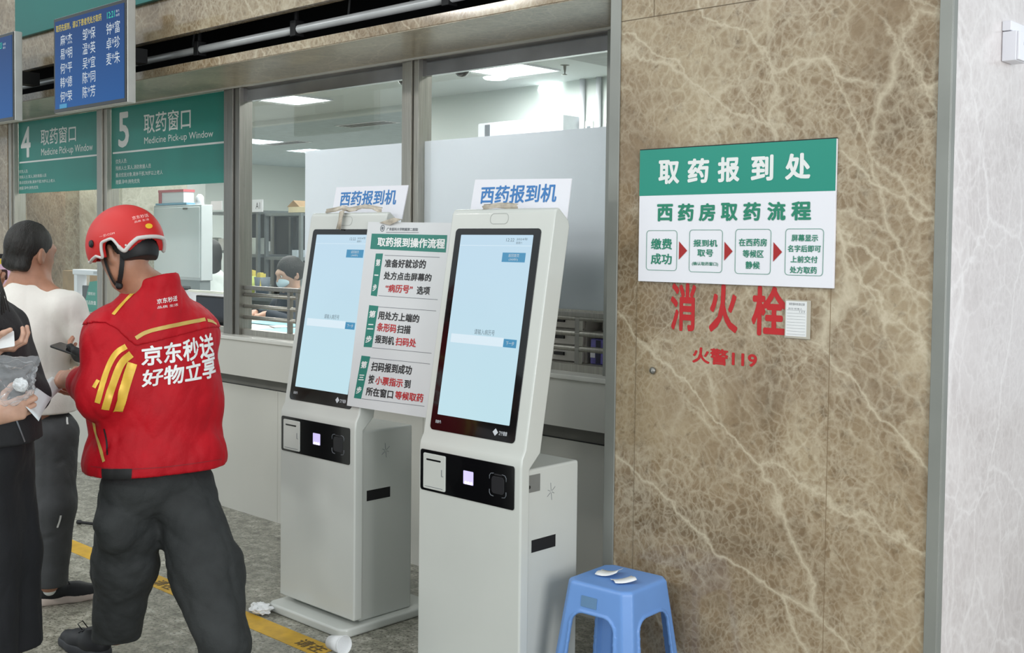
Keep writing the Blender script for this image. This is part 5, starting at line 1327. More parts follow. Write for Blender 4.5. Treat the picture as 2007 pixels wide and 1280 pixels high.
vdir = unit(J(260, 460, 4.2)-np.array([0, 0, EYE]))
def on_helmet(s, quad, name, mat, bold=.0):
    o = drape(hb, helmet_text(s, quad, mat, 0.), vdir, name, mat, hm, .0012, .008, False)
    return o
M_HLET = pm('helmet_print', 'efc4bf', .5)
on_helmet('京东秒送', ((258, 424), (290, 417), (260, 431), (293, 424)), 'lettering', M_HLET, .01)
on_helmet('品质 生活', ((263, 433), (292, 427), (264, 437), (293, 431)), 'lettering', M_HLET)
on_helmet('— JD.COM', ((193, 462), (224, 455), (195, 467), (225, 460)), 'lettering', M_HLET)
a = MB(); c = J(292, 443, 3.95)
a.add([tuple(c+RC*math.cos(k*.314)*.013+UP*math.sin(k*.314)*.009) for k in range(20)], [tuple(range(20))]); drape(hb, a, vdir, 'round_sticker', pm('sticker_yellow', 'e6b62e', .4), hm, .0014, .006, False)
# helmet lining at the nape, strap
V, F_ = SDF([('e', hq(0, -.035, -.02), (.090, .100, .08), HB, 0), ('p', hq(0, 0, .03), HB[2]), ('p', hq(0, -.062, 0), HB[1]), ('p', hq(0, 0, -.060), -HB[2])], .004).mesh()
fmesh('helmet_lining', (V, F_), M_BLACKM, root)
sb = bvh_of(body)
for pts in (((240, 490), (241, 512), (238, 535), (234, 556)), ((206, 496), (211, 520), (220, 545), (230, 558))):
    ribbon(sb, pts, .017, 'chin_strap', M_BLACKM, root, .006)
cp = cast_px(sb, 234, 556)
if cp: V, F_ = SDF([('c', np.array(cp[0])-UP*.008, np.array(cp[0])+UP*.012, .013, .011, 0)], .003).mesh(); fmesh('chin_pad', (V, F_), M_BLACKM, root)

# jacket
hem = hip+np.array([0, 0, .012])
Bt = basis(rf)
def wob(p, k): return p
jk = [('e', chest+np.array([0, 0, .02]), (.24, .155, .22), Bt, 0), ('e', J(308, 800, 4.2), (.25, .17, .24), Bt, .08), ('e', J(307, 900, 4.2), (.252, .178, .17), Bt, .06),
      ('c', J(307, 905, 4.2)+rr_*.085, J(307, 960, 4.2)+rr_*.085, .165, .160, .05), ('c', J(307, 905, 4.2)-rr_*.085, J(307, 960, 4.2)-rr_*.085, .165, .160, .05),
      ('c', J(296, 612, 4.17), Lsh, .078, .086, .06), ('c', J(300, 612, 4.17), Rsh, .078, .084, .06), ('c', J(303, 562, 4.155), chest, .078, .14, .06),
      ('c', Lsh, Lel, .090, .090, .045), ('c', Lel, J(160, 750, 4.14), .088, .056, .04), ('c', Rsh, Rel, .088, .080, .045), ('c', Rel, Rwr, .078, .046, .03),
      ('c', J(306, 552, 4.13), J(303, 590, 4.15), .062, .082, .04)]
cr = creases([(J(165, 690, 4.0), J(215, 775, 3.98), .008, .004), (J(170, 760, 4.02), J(205, 800, 3.98), .008, .005), (J(330, 665, 4.0), J(430, 640, 4.05), .009, .004),
              (J(300, 700, 4.0), J(360, 668, 4.0), .007, .004), (J(255, 640, 3.95), J(232, 720, 3.95), .010, .007), (J(232, 720, 3.95), J(225, 830, 3.97), .012, .006), (J(380, 760, 4.0), J(432, 742, 4.05), .012, .004), (J(285, 880, 3.98), J(400, 860, 4.0), .014, .004), (J(215, 830, 3.98), J(208, 900, 4.0), .005, .008)])
jk += [('warp', folds(5, .014, 22, 4)), ('warp', folds(6, .004, 45, 4, (1, 1, .8))), ('warp', cr),
       ('p', J(305, 932, 4.05)+np.array([0, 0, 0]), unit(-UP+RC*.0)), ('hb', J(158, 750, 4.145), unit(Lwr-Lel), .085), ('hb', Rwr-unit(Rwr-Rel)*.03, unit(Rwr-Rel), .07)]
# collar opening
cd = unit(UP*.93-rr_*.10+rf*-.33)
jk += [('c', J(296, 520, 4.12), J(299, 556, 4.15), .062, .060, .004, -1), ('p', J(308, 545, 4.13), unit(UP*.95-RC*.25+rf*.1))]
jacket = fmesh('jacket', SDF(jk, .0055).mesh(), M_RED, root, smooth_it=1)
Ux = np.array([0, 150, 186, 205, 230, 248, 266, 305, 400, 440, 700]); Uz = np.array([640, 640, 632, 632, 646, 664, 678, 670, 645, 640, 630])
def yoke_cut(X, Y, Z):
    o0 = np.array([0, 0, EYE]); q = [CAX[i][0]*X+CAX[i][1]*Y+CAX[i][2]*(Z-EYE) for i in range(3)]
    u = 1003.5+FPX*q[0]/q[2]; v = CYP+FPX*q[1]/q[2]; return (v-np.interp(u, Ux, Uz))*q[2]/FPX
yk = jk[:-2]+[('max', lambda X, Y, Z: -(Z-1.05)), ('warp', lambda X, Y, Z: -.0055)]+jk[-2:]+[('max', yoke_cut)]
yoke = fmesh('back_yoke', SDF(yk, .0055).mesh(), M_RED, jacket, smooth_it=1); yoke.location = (0, 0, 0); yoke.data.transform(Matrix.Translation(-Vector(root.location)+Vector(jacket.location)))
_sv = yoke.parent; yoke.parent = root; jb = bvh_of(jacket, yoke); yoke.parent = _sv
# hem band, piping, sleeve stripes, lettering
def jrib(pts, w, name, mat, off=.002): 
    o = ribbon(jb, pts, w, name, mat, jacket, off); return o
for pts, w, m in ((((266, 663), (285, 651), (320, 642), (370, 632), (402, 626)), .014, M_GOLD2), (((406, 628), (416, 630), (424, 636)), .013, M_GOLD2), (((222, 617), (240, 595), (268, 568)), .013, M_GOLD),
                  (((191, 790), (196, 770), (204, 742), (215, 712), (228, 690), (247, 679)), .020, M_GOLD), (((206, 803), (214, 775), (226, 738), (239, 708), (257, 694)), .027, M_GOLD), (((230, 806), (240, 775), (250, 740), (259, 712)), .036, M_GOLD), (((184, 760), (188, 753), (193, 745)), .014, M_GOLD), (((204, 905), (196, 875), (188, 850), (184, 828)), .012, M_GOLD2)):
    jrib(pts, w, 'gold_stripe', m)
jrib(((204, 840), (209, 860), (211, 892)), .006, 'pocket_zip', M_BLACKM)
jrib(((200, 930), (222, 931), (258, 931)), .044, 'waist_tab', M_BLACKM, .003)
jrib(((178, 914), (230, 920), (300, 918), (370, 910), (434, 900)), .003, 'hem_seam', pm('seam_red', '8e101c', .7), .0015)
bn = unit(-rf*.9+RC*.12-UP*.02)
Fb = Frame(J(340, 700, 4.02), rr_, UP)
Fb = Frame(J(340, 700, 4.0), unit(rr_*.95-rf*-.05), UP)
def jtext(s, quad, bold, name='lettering', mat=M_LETW):
    vs, fs = glyphs(s, bold); xs = [v[0] for v in vs]; ys = [v[1] for v in vs]; ax, bx, ay, by = min(xs), max(xs), min(ys), max(ys)
    TL, TR, BL, BR = [np.array(Fb.uv(*c)) for c in quad]; out = []
    for x, y, z in vs:
        a_, b_ = (x-ax)/(bx-ax), (y-ay)/(by-ay); p = (BL*(1-a_)+BR*a_)*(1-b_)+(TL*(1-a_)+TR*a_)*b_; out.append(tuple(Fb.pt(p[0], p[1], z)))
    mb = MB(); mb.add(out, fs); return drape(jb, mb, -Fb.N, name, mat, jacket, .0018, .014)
jtext('京东秒送', ((298, 684), (450, 656), (296, 722), (450, 704)), .025)
jtext('好物立享', ((298, 730), (450, 700), (294, 764), (450, 744)), .025)
jtext('京东秒送', ((329, 589), (370, 581), (329, 599), (370, 592)), .01)
jtext('品质 生活', ((329, 603), (371, 597), (329, 608), (371, 602)), .0)

# trousers
tr = [('e', J(308, 950, 4.2), (.185, .135, .12), Bt, 0), ('c', J(264, 955, 4.14), J(243, 1108, 4.18), .118, .110, .04), ('c', J(243, 1108, 4.18), Lan, .108, .084, .04), ('c', J(352, 955, 4.26), J(405, 1115, 4.12), .120, .120, .04), ('c', J(405, 1115, 4.12), J(440, 1262, 3.98), .118, .094, .05),
      ('c', J(225, 1030, 4.06), J(228, 1050, 4.06), .066, .062, .05),
      ('warp', folds(9, .020, 20, 4, (1, 1, .9))), ('warp', folds(10, .007, 42, 4, (1, 1, 1.2))),
      ('warp', creases([(J(325, 1075, 4.0), J(355, 960, 4.0), .018, .012), (J(360, 1060, 4.0), J(460, 1075, 4.0), .012, .012), (J(380, 1090, 3.98), J(470, 1120, 4.0), .014, .010), (J(340, 1070, 4.0), J(400, 1120, 3.95), .012, .010), (J(200, 1200, 4.1), J(285, 1195, 4.1), .012, .009), (J(195, 1150, 4.1), J(270, 1130, 4.1), .014, .008), (J(195, 1060, 4.05), J(250, 1052, 4.05), .006, .010), (J(400, 1220, 3.9), J(480, 1235, 3.9), .012, .008)])),
      ('p', Lan-np.array([0, 0, .012]), unit(-UP+rf*.0)), ('p', Ran-np.array([0, 0, .075]), unit(-UP-rf*.1)), ('p', J(308, 905, 4.2), UP)]
fmesh('trousers', SDF(tr, .0062).mesh(), M_TROUS, root, smooth_it=1)
g = lambda px, py: at(px, py, 'z', 0)
toe = g(122, 1262); fd = unit((g(122, 1262)-Lan)*np.array([1, 1, 0])); shoe(root, toe-fd*.285, toe, M_SHOEB, pm('shoe_sole_dark', '2a2c30', .7))
hR = Ran*np.array([1, 1, 0])-rf*.05; shoe(root, hR, hR+unit(rf*np.array([1, 1, 0]))*.28, M_SHOEB, M_SHOEB)

# paper slip between the two hands, phone in the gloved hand
rows = []
for k in range(13):
    u = k/12; c = J(112-u*52, 750+u*58-14*math.sin(u*3.1)*.5, 4.27-u*.60); row = []
    nrm = unit(J(118, 775, 4.25)-J(92, 742, 4.25))
    for j in range(5): row.append(c+nrm*(j/4-.5)*(.058+.02*u)+VC*.006*math.sin(u*5+j*.6))
    rows.append(row)
o = strip_mesh('paper_slip', rows, pm('thermal_paper', 'd4dde0', .55, 0, .02), None, True, .0006); tag(o, 'long white paper slip passed between the rider and the dark-jacketed person', 'paper')
def phone(c, xa, ya, label, mscreen=None):
    xa = unit(xa); ya = unit(ya-xa*(xa@ya)); za = np.cross(xa, ya); Mx = Matrix(((xa[0], ya[0], za[0], 0), (xa[1], ya[1], za[1], 0), (xa[2], ya[2], za[2], 0), (0, 0, 0, 1)))
    r = empty('phone', tuple(c), 0, label, 'phone'); r.matrix_world = Matrix.Translation(Vector(c)) @ Mx
    MB().rrect(-.037, -.078, .037, .078, .010, -.004, .004).build('phone_body', M_BLACK, r, .002); MB().rrect(-.034, -.075, .034, .075, .008, .004, .0046).build('screen', mscreen or M_BLACK, r)
    MB().rrect(.008, .04, .030, .07, .006, -.006, -.004).build('camera_bump', M_BLACKM, r, .001)
    return r
phone(J(139, 686, 4.63), unit(VC*.8+RC*.2+UP*.1), unit(RC*.95+UP*-.25-VC*.1), 'dark phone held in the black-gloved hand before the white sweater')

# ---------------- the man in the white sweater, from behind
M_SWEAT = pm('white_sweater', 'e6e2db', .8, 0, .03, 12, .12, 120, sheen=.2)
M_GREYT = pm('grey_trousers', '47494b', .85, 0, .08, 14, .15, 120)
D1 = 4.86
mf = unit(VC*.93+RC*.30); mr = np.cross(mf, UP); Bm = basis(mf)
gy = at(100, 1185, 'z', 0)
root = empty('person', (float(J(75, 1180, D1)[0]), float(J(75, 1180, D1)[1]), 0), 0, 'person with short black hair in white sweater and grey trousers, seen from behind', 'person')
hc = J(60, 496, D1); HB = basis(unit(VC*.90+RC*.43-UP*.08))
Rsh, Lsh = J(132, 605, D1-.06), J(-20, 605, D1+.05); Rel = J(182, 690, D1-.05); Rwr = J(140, 705, D1+.22); Lel = J(-42, 700, D1+.15); Lwr = J(-18, 580, D1+.36)
neck = J(58, 560, D1); hip = J(72, 830, D1)
Rhp, Lhp = J(105, 850, D1-.03), J(38, 850, D1+.03); Rk, Lk = J(104, 985, D1-.03), J(36, 985, D1+.04); Ra, La = J(97, 1146, D1+.015), J(28, 1136, D1+.08)
bp_ = head_prims(hc, HB, 1.06)+[('c', hc+np.array([0, 0, -.05])-HB[1]*.025, neck, .050, .056, .03), ('c', neck, J(65, 700, D1), .08, .13, .05), ('c', J(65, 700, D1), hip, .13, .13, .05),
     ('c', neck, Rsh, .06, .055, .04), ('c', neck, Lsh, .06, .055, .04), ('c', Rsh, Rel, .048, .04, .03), ('c', Rel, Rwr, .04, .028, .02), ('c', Lsh, Lel, .048, .04, .03), ('c', Lel, Lwr, .04, .028, .02),
     ('c', Rhp, Rk, .08, .055, .04), ('c', Rk, Ra, .055, .038, .02), ('c', Lhp, Lk, .08, .055, .04), ('c', Lk, La, .055, .038, .02)]
parts = [SDF(bp_, .0068).mesh(), SDF(head_prims(hc, HB, 1.06), .004).mesh(), SDF(hand_prims(Rwr, unit(-RC*.9+VC*.4), UP, 1, ((30, 35, 25),)*4), .003).mesh(), SDF(hand_prims(Lwr, unit(UP*.9+RC*.25), unit(-VC*.8+RC*.3), 1, ((45, 50, 30),)*4), .003).mesh()]
body = fmesh('body', parts, M_SKIN, root); eyes(root, hc, HB, 1.06)
hq = lambda x, y, z: hc+(HB[0]*x+HB[1]*y+HB[2]*z)*1.06
V, F_ = SDF([('e', hq(0, -.014, .030), (.084, .106, .108), HB, 0), ('c', hq(-.03, -.075, -.045), hq(.03, -.070, -.062), .030, .030, .04), ('e', hq(0, .115, -.03), (.12, .075, .085), HB, .01, -1), ('p', hq(0, -.03, -.085), unit(-HB[2]-HB[1]*.2)),
             ('e', hq(.088, -.01, -.045), (.042, .045, .05), HB, .012, -1), ('e', hq(-.088, -.01, -.045), (.042, .045, .05), HB, .012, -1), ('warp', folds(3, .004, 120, 3, (1, 1, .3)))], .004).mesh()
fmesh('hair', (V, F_), M_HAIR, root)
sw = [('e', J(58, 665, D1), (.195, .125, .19), Bm, 0), ('e', J(66, 770, D1), (.165, .125, .20), Bm, .08), ('c', J(70, 790, D1)+mr*.05, J(72, 830, D1)+mr*.05, .128, .124, .05), ('c', J(70, 790, D1)-mr*.05, J(72, 830, D1)-mr*.05, .128, .124, .05),
      ('c', J(55, 590, D1), Rsh, .075, .072, .06), ('c', J(52, 590, D1), Lsh, .075, .072, .06), ('c', J(59, 545, D1), J(62, 640, D1), .074, .12, .05),
      ('c', Rsh, Rel, .072, .056, .03), ('c', Rel, Rwr, .055, .040, .02), ('c', Lsh, Lel, .072, .056, .03), ('c', Lel, Lwr, .055, .040, .02),
      ('warp', folds(21, .008, 24, 4)), ('warp', creases([(J(122, 640, D1-.1), J(130, 740, D1-.1), .014, .004), (J(150, 655, D1-.1), J(178, 640, D1-.1), .006, .005), (J(155, 668, D1-.1), J(180, 655, D1-.1), .006, .005), (J(160, 680, D1-.1), J(182, 670, D1-.1), .006, .005), (J(148, 640, D1-.1), J(172, 625, D1-.1), .006, .004), (J(90, 780, D1-.1), J(140, 745, D1-.1), .010, .005)])),
      ('p', J(72, 812, D1-.1), -UP), ('hb', Rwr-unit(Rwr-Rel)*.015, unit(Rwr-Rel), .07), ('hb', Lwr-unit(Lwr-Lel)*.015, unit(Lwr-Lel), .07), ('p', J(52, 549, D1), unit(UP+mf*.12))]
fmesh('sweater', SDF(sw, .0055).mesh(), M_SWEAT, root, smooth_it=1)
tr = [('e', J(72, 850, D1), (.165, .12, .11), Bm, 0), ('c', Rhp, Rk, .098, .088, .05), ('c', Rk, Ra, .088, .074, .04), ('c', Lhp, Lk, .098, .088, .05), ('c', Lk, La, .088, .074, .04),
      ('warp', folds(31, .010, 26, 4, (1, 1, .9))), ('warp', creases([(J(70, 915, D1-.1), J(140, 900, D1-.1), .010, .007), (J(75, 1060, D1-.1), J(125, 1050, D1-.1), .010, .006), (J(75, 1105, D1-.1), J(125, 1100, D1-.1), .008, .008)])), ('p', Ra-UP*.0, -UP), ('p', J(72, 800, D1), UP)]
tro = fmesh('trousers', SDF(tr, .0055).mesh(), M_GREYT, root, smooth_it=1)
tb = bvh_of(tro)
for pts in (((119, 1010), (117, 1020), (112, 1034)),): o = ribbon(tb, pts, .008, 'logo_mark', M_LETW, tro)
o = ribbon(tb, ((131, 818), (131, 826), (132, 832)), .009, 'pocket_tag', M_LETW, tro)
M_SOLE = pm('pale_sole', 'cdbdb2', .6, 0, .04)
toe = g(174, 1172); heel = g(66, 1186); fd = unit(toe-heel); s1 = shoe(root, heel, heel+fd*.285, M_SHOEB, M_SOLE)
h2 = np.array([La[0], La[1], 0])-mf*.08; shoe(root, h2, h2+unit(mf*np.array([1, 1, 0])+RC*.3)*.28, M_SHOEB, M_SOLE)
V, F_ = SDF([('c', Ra-UP*.02, Ra+UP*.01, .028, .030, 0)], .004).mesh(); fmesh('sock', (V, F_), M_LETW, root); V, F_ = SDF([('c', La-UP*.04, La, .034, .036, 0)], .004).mesh(); fmesh('sock', (V, F_), M_LETW, root)
ph = phone(J(5, 530, D1+.40), unit(RC*.95+VC*.3), unit(UP+RC*.12), 'phone with pink and yellow picture held up beside the black-haired head', glow('phone_pink', 'd9b7cf', .7))
MB().rrect(-.030, .030, .032, .055, .003, .0047, .0051).build('app_banner', glow('phone_yellow', 'e3c545', .7), ph); MB().rrect(-.034, .056, .034, .075, .006, .0047, .0051).build('top_banner', M_BLACKM, ph)
MB().rrect(-.010, -.045, .022, .005, .010, .0047, .0051).build('picture', pm('phone_picture', '3a2a2a', .4), ph)

# ---------------- the person in black at the left edge
M_BLKJ = pm('black_jacket', '1b1d20', .75, 0, .12, 12, .15, 100)
M_BLKT = pm('black_trousers', '131519', .85, 0, .1, 14, .1, 120)
D2 = 3.9
wf = unit(RC*.90+VC*.42); wr = np.cross(wf, UP); Bw = basis(wf)
root = empty('person', (float(J(-20, 1300, D2)[0]), float(J(-20, 1300, D2)[1]), 0), 0, 'person in black jacket and wide black trousers with a clear plastic bag', 'person')
hc = J(-84, 500, D2); HB = basis(unit(wf-UP*.15)); neck = J(-74, 580, D2); hip = J(-25, 860, D2)
Rsh = J(-55, 640, D2-.14); Lsh = J(10, 640, D2+.15); Rel = J(-62, 800, D2-.22); Rwr = J(-24, 824, 3.66); Lel = J(62, 775, D2+.12); Lwr = J(-10, 690, D2-.12)
Rh_, Lh_ = J(-40, 880, D2-.06), J(0, 880, D2+.08); Rk, Lk = J(-30, 1080, D2-.05), J(15, 1080, D2+.08); Ra, La = J(-35, 1300, D2-.08), J(20, 1310, D2+.1)
bp_ = head_prims(hc, HB, .97)+[('c', hc-UP*.05-HB[1]*.03, neck, .05, .054, .03), ('c', neck, J(-30, 700, D2), .07, .11, .05), ('c', J(-30, 700, D2), hip, .11, .12, .05), ('c', neck, Rsh, .05, .048, .04), ('c', neck, Lsh, .05, .048, .04),
      ('c', Rsh, Rel, .043, .036, .03), ('c', Rel, Rwr, .036, .025, .02), ('c', Lsh, Lel, .043, .036, .03), ('c', Lel, Lwr, .036, .025, .02), ('c', Rh_, Rk, .075, .052, .04), ('c', Rk, Ra, .05, .036, .02), ('c', Lh_, Lk, .075, .052, .04), ('c', Lk, La, .05, .036, .02)]
hpR = hand_prims(J(-12, 816, 3.65), J(40, 800, 3.67)-J(-12, 816, 3.65), unit(VC*.85-RC*.1+UP*.15), 1, ((30, 62, 45), (38, 66, 45), (46, 66, 45), (54, 62, 45)), .45, 1.0)
hpL = hand_prims(J(-28, 678, 3.78), unit(RC*.92-UP*.08+VC*.1), unit(VC*.2+UP*.9), 1, ((35, 45, 25),)*4, .5, .96)
parts = [SDF(bp_, .0068).mesh(), SDF(head_prims(hc, HB, .97), .0045).mesh(), SDF(hpR+[('c', Rwr, J(-12, 816, 3.65), .026, .025, .01)], .0026).mesh(), SDF(hpL+[('c', Lwr, J(-28, 678, 3.78), .026, .025, .01)], .003).mesh()]
fmesh('body', parts, M_SKIN2, root); eyes(root, hc, HB, .97)
hq = lambda x, y, z: hc+HB[0]*x+HB[1]*y+HB[2]*z
V, F_ = SDF([('e', hq(0, -.015, .02), (.088, .108, .112), HB, 0), ('c', hq(0, -.06, 0), hq(.0, -.09, -.22), .07, .05, .05), ('c', hq(.055, -.02, -.05), hq(.065, -.03, -.18), .028, .014, .03), ('c', hq(-.055, -.02, -.05), hq(-.06, -.03, -.18), .028, .014, .03), ('e', hq(0, .115, -.02), (.07, .08, .10), HB, .01, -1), ('warp', folds(3, .006, 110, 3, (1, 1, .1)))], .005).mesh()
fmesh('hair', (V, F_), M_HAIR, root)
a = MB()
for k, (x0, x1, x2) in enumerate(((-8, 6, 12), (-4, 9, 19), (-2, 4, 8), (-8, 2, 4))): a.tube([tuple(J(x0, 540, 3.8)), tuple(J(x1, 575, 3.8)), tuple(J(x2, 608+k*3, 3.8))], [.004, .003, .0012], 6)
o = a.build('hair_strands', M_HAIR, root, smooth=True); o.location = -Vector(root.location)
jk = [('e', J(-28, 690, D2), (.19, .135, .19), Bw, 0), ('e', J(-22, 800, D2), (.185, .15, .19), Bw, .08), ('c', J(-20, 850, D2)+wr*.04, J(-18, 900, D2)+wr*.04, .15, .15, .05), ('c', J(18, 800, D2+.06), J(42, 860, D2+.06), .075, .06, .06),
      ('c', neck, Rsh, .075, .07, .05), ('c', neck, Lsh, .075, .07, .05), ('c', Rsh, Rel, .07, .06, .03), ('c', Rel, J(-36, 827, 3.665), .06, .045, .02), ('c', Lsh, Lel, .072, .06, .03), ('c', Lel, Lwr, .06, .044, .02), ('c', neck+UP*.02, J(-40, 660, D2), .07, .11, .04),
      ('warp', folds(41, .010, 24, 4)), ('p', J(-20, 872, D2-.1), -UP), ('hb', J(-36, 827, 3.665), unit(RC+UP*.05), .075), ('hb', Lwr, unit(Lwr-Lel), .075)]
jo = fmesh('jacket', SDF(jk, .0058).mesh(), M_BLKJ, root, smooth_it=1)
wb = bvh_of(jo); ribbon(wb, ((22, 800), (34, 830), (48, 866)), .006, 'zipper', pm('zip_grey', '8a8d92', .3, .7), jo)
tr = [('e', J(-25, 880, D2), (.16, .13, .12), Bw, 0), ('c', Rh_, Rk, .11, .11, .05), ('c', Rk, Ra, .11, .11, .04), ('c', Lh_, Lk, .11, .105, .05), ('c', Lk, La, .105, .11, .04), ('warp', folds(51, .008, 22, 4, (1, 1, .7))), ('p', Ra-UP*.0, -UP), ('p', J(-20, 835, D2), UP)]
fmesh('trousers', SDF(tr, .0062).mesh(), M_BLKT, root, smooth_it=1)
for A in (Ra, La): h_ = np.array([A[0], A[1], 0])-wf*np.array([1, 1, 0])*.07; shoe(root, h_, h_+unit(wf*np.array([1, 1, 0]))*.25, M_SHOEB, M_SOLE)
o = MB().rrect(-.045, -.027, .045, .027, .004, 0, .0012).build('paper_card', M_PAPER); cpt = J(2, 668, 3.74); xa, za = unit(RC*.9+UP*.2), unit(-VC+UP*.3); ya = np.cross(za, xa)
o.matrix_world = Matrix(((xa[0], ya[0], za[0], cpt[0]), (xa[1], ya[1], za[1], cpt[1]), (xa[2], ya[2], za[2], cpt[2]), (0, 0, 0, 1))); tag(o, 'small white card held in fingertips before the black jacket', 'card')
# clear plastic bag
m = bpy.data.materials.new('clear_plastic'); t, out = nt(m); L_ = t.links
trn = t.nodes.new('ShaderNodeBsdfTransparent'); trn.inputs[0].default_value = (.96, .97, .98, 1); gls = t.nodes.new('ShaderNodeBsdfGlossy'); gls.inputs['Roughness'].default_value = .14
dfs = t.nodes.new('ShaderNodeBsdfDiffuse'); dfs.inputs[0].default_value = (.8, .82, .84, 1)
lw = t.nodes.new('ShaderNodeLayerWeight'); lw.inputs[0].default_value = .12; tc = t.nodes.new('ShaderNodeTexCoord'); no = t.nodes.new('ShaderNodeTexNoise'); no.inputs['Scale'].default_value = 22; no.inputs['Detail'].default_value = 5
L_.new(tc.outputs['Object'], no.inputs[0]); bpn = t.nodes.new('ShaderNodeBump'); bpn.inputs['Strength'].default_value = .8; bpn.inputs['Distance'].default_value = .02; L_.new(no.outputs[0], bpn.inputs['Height']); L_.new(bpn.outputs[0], gls.inputs['Normal']); L_.new(bpn.outputs[0], lw.inputs['Normal'])
m1 = t.nodes.new('ShaderNodeMixShader'); m1.inputs[0].default_value = .13; L_.new(trn.outputs[0], m1.inputs[1]); L_.new(dfs.outputs[0], m1.inputs[2])
m2 = t.nodes.new('ShaderNodeMixShader'); L_.new(lw.outputs['Fresnel'], m2.inputs[0]); L_.new(m1.outputs[0], m2.inputs[1]); L_.new(gls.outputs[0], m2.inputs[2]); L_.new(m2.outputs[0], out.inputs[0]); MATS['clear_plastic'] = m
from mathutils import noise as mnoise
bm = bmesh.new(); bmesh.ops.create_icosphere(bm, subdivisions=6, radius=1); bc = J(22, 742, 3.60); BB = basis(VC)
for v in bm.verts:
    n_ = v.co.normalized(); w_ = mnoise.ridged_multi_fractal(n_*1.1+Vector((3.1, 1.7, .4)), 1., 2.1, 3, 1., 2.)*.20+mnoise.turbulence(n_*1.6, 3, False)*.26
    k = .62+w_; x, y, z = n_.x*.105*k, n_.y*.045*k, n_.z*.085*k
    if n_.z > .2: x += (n_.z-.2)*.05*math.sin(n_.x*3)
    v.co = Vector(tuple(BB[0]*x+BB[1]*y+BB[2]*z))
me = bpy.data.meshes.new('plastic_bag'); bm.to_mesh(me); bm.free(); me.materials.append(m)
for p_ in me.polygons: p_.use_smooth = True
o = bpy.data.objects.new('plastic_bag', me); o.location = bc; col.objects.link(o); tag(o, 'crumpled clear plastic bag hanging in front of the black jacket', 'bag')
o = crumple(tuple(J(40, 768, 3.61)), (.040, .018, .024), 'white paper pouch inside the clear plastic bag', 'medicine_pouch', 12, M_PAPER, .45); o['category'] = 'pouch'

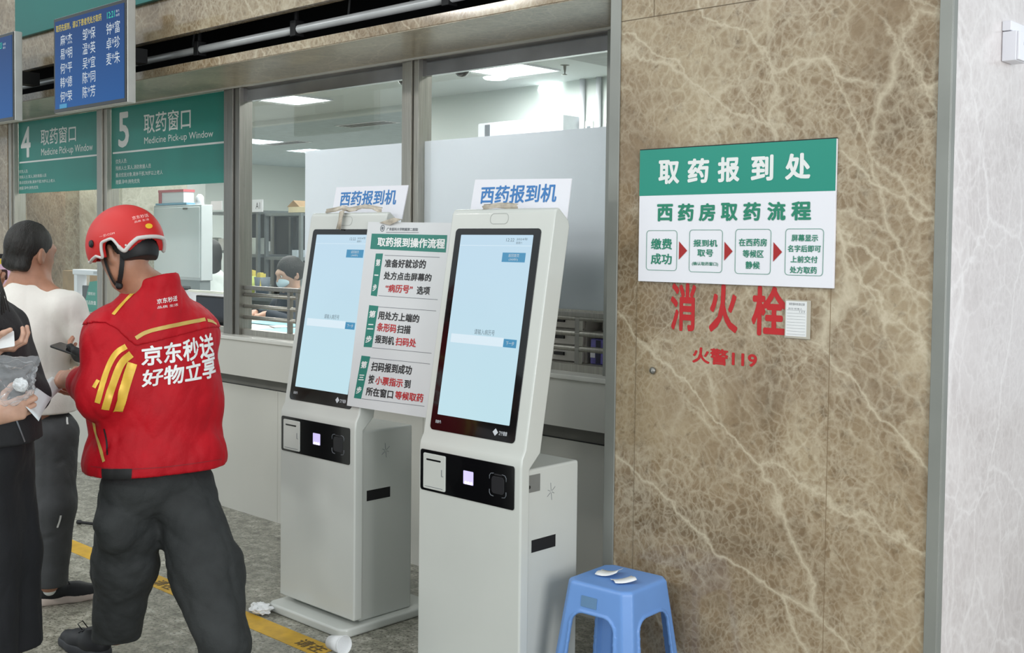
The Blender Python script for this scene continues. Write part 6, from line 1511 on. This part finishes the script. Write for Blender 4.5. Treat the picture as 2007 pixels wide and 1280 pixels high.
# ---------------- the two pharmacy workers behind the glass
M_COAT = pm('white_coat', 'dfe6e2', .8, 0, .03, 10, .08, 80)
def worker(hc, f, label, hairl, mask, coat):
    HB = basis(unit(f-UP*(.25 if mask else .05))); B0 = basis(f); r_, f_, _ = B0; c = np.array(hc)
    root = empty('person', (c[0], c[1], 0), 0, label, 'person'); q = lambda x, y, z: c+r_*x+f_*y+UP*z
    hip = q(0, -.06, -.72); arms = []
    for s in (-1, 1):
        sh, el = q(s*.17, -.02, -.24), q(s*.22, .06, -.36 if mask else -.47); wr = q(s*.10, .22, -.285 if mask else -.5); arms.append((sh, el, wr, s))
    leg = [(q(s*.09, 0, -.74), q(s*.10, 0, -1.0), s) for s in (-1, 1)]
    B_ = head_prims(c, HB, .96)+[('c', c-UP*.06-f_*.03, q(0, -.03, -.19), .05, .055, .03), ('c', q(0, -.03, -.2), q(0, -.03, -.4), .09, .12, .05), ('c', q(0, -.03, -.4), hip, .12, .13, .05)]
    for sh, el, wr, s in arms: B_ += [('c', q(0, -.02, -.2), sh, .055, .05, .03), ('c', sh, el, .045, .038, .02), ('c', el, wr, .038, .026, .02)]
    for a_, b_, s in leg: B_ += [('c', a_, b_, .08, .06, .03), ('c', b_, np.array([b_[0], b_[1], .06]), .055, .04, .02)]
    parts = [SDF(B_, .009).mesh(), SDF(head_prims(c, HB, .96), .005).mesh()]
    for sh, el, wr, s in arms: parts.append(SDF(hand_prims(wr, unit(f_-r_*s*.4-UP*.15), -UP, s, ((20, 30, 20),)*4, .4, .95), .004).mesh())
    fmesh('body', parts, M_SKIN2, root); eyes(root, c, HB, .96)
    hq = lambda x, y, z: c+(HB[0]*x+HB[1]*y+HB[2]*z)*.96
    H_ = [('e', hq(0, -.018, .026), (.086, .106, .108), HB, 0), ('e', hq(0, .118, -.02), (.075, .07, .085), HB, .01, -1)]
    if hairl: H_ = H_[:1]+[('c', hq(0, -.05, -.02), hq(0, -.06, -.14), .078, .07, .03), ('c', hq(.05, 0, -.02), hq(.06, .01, -.13), .03, .024, .02), ('c', hq(-.05, 0, -.02), hq(-.06, .01, -.13), .03, .024, .02)]+H_[1:]
    else: H_ += [('e', hq(0, -.12, .01), (.045, .045, .05), HB, .02), ('p', hq(0, 0, -.06), -HB[2])]
    fmesh('hair', SDF(H_, .006).mesh(), M_HAIR, root)
    C_ = [('c', q(0, -.03, -.2), q(0, -.03, -.4), .11, .15, .05), ('c', q(0, -.03, -.4), hip, .15, .17, .05), ('c', hip, q(0, -.06, -.9), .17, .17, .05)]
    for sh, el, wr, s in arms: C_ += [('c', q(0, -.02, -.22), sh, .075, .068, .04), ('c', sh, el, .065, .058, .03), ('c', el, wr, .056, .042, .02)]
    C_ += [('warp', folds(71, .010, 24, 4))]+[('p', wr-unit(wr-el)*.0, unit(wr-el)) for sh, el, wr, s in ()]
    C_ += [('e', wr+unit(wr-el)*.045, (.045, .045, .045), None, .0, -1) for sh, el, wr, s in arms]
    fmesh('coat', SDF(C_, .008).mesh(), coat, root, smooth_it=1)
    for a_, b_, s in leg:
        h_ = np.array([b_[0], b_[1], 0])-f_*.07; shoe(root, h_, h_+f_*.25, M_LETW, M_LETW)
    fmesh('trousers', SDF([('c', hip, q(0, -.06, -.8), .14, .14, .02)]+[x for a_, b_, s in leg for x in (('c', a_, b_, .095, .075, .03), ('c', b_, np.array([b_[0], b_[1], .09]), .072, .06, .02))], .009).mesh(), M_COAT, root)
    if mask:
        V, F_ = SDF([('e', hq(0, .052, -.048), (.062, .062, .052), HB, 0), ('e', hq(0, .030, -.048), (.06, .065, .2), HB, .004, -1), ('p', hq(0, .03, 0), -HB[1]), ('p', hq(0, .1, -.010), unit(HB[2]+HB[1]*.1)), ('p', hq(0, 0, -.105), -HB[2])], .004).mesh(); mk = fmesh('face_mask', (V, F_), pm('mask_blue', 'bcd3dc', .8), root)
    return root
wm = J(567, 537, 8.25); worker(wm, unit(-VC*.62-RC*.75), 'masked pharmacy worker with dark hair bent over the desk behind the rails', False, True, pm('navy_coat', '39424a', .8, 0, .1))
wb_ = J(414, 500, 9.25); worker(wb_, unit(VC*.9-RC*.25), 'person in white coat with dark bobbed hair seen from behind', True, False, M_COAT)
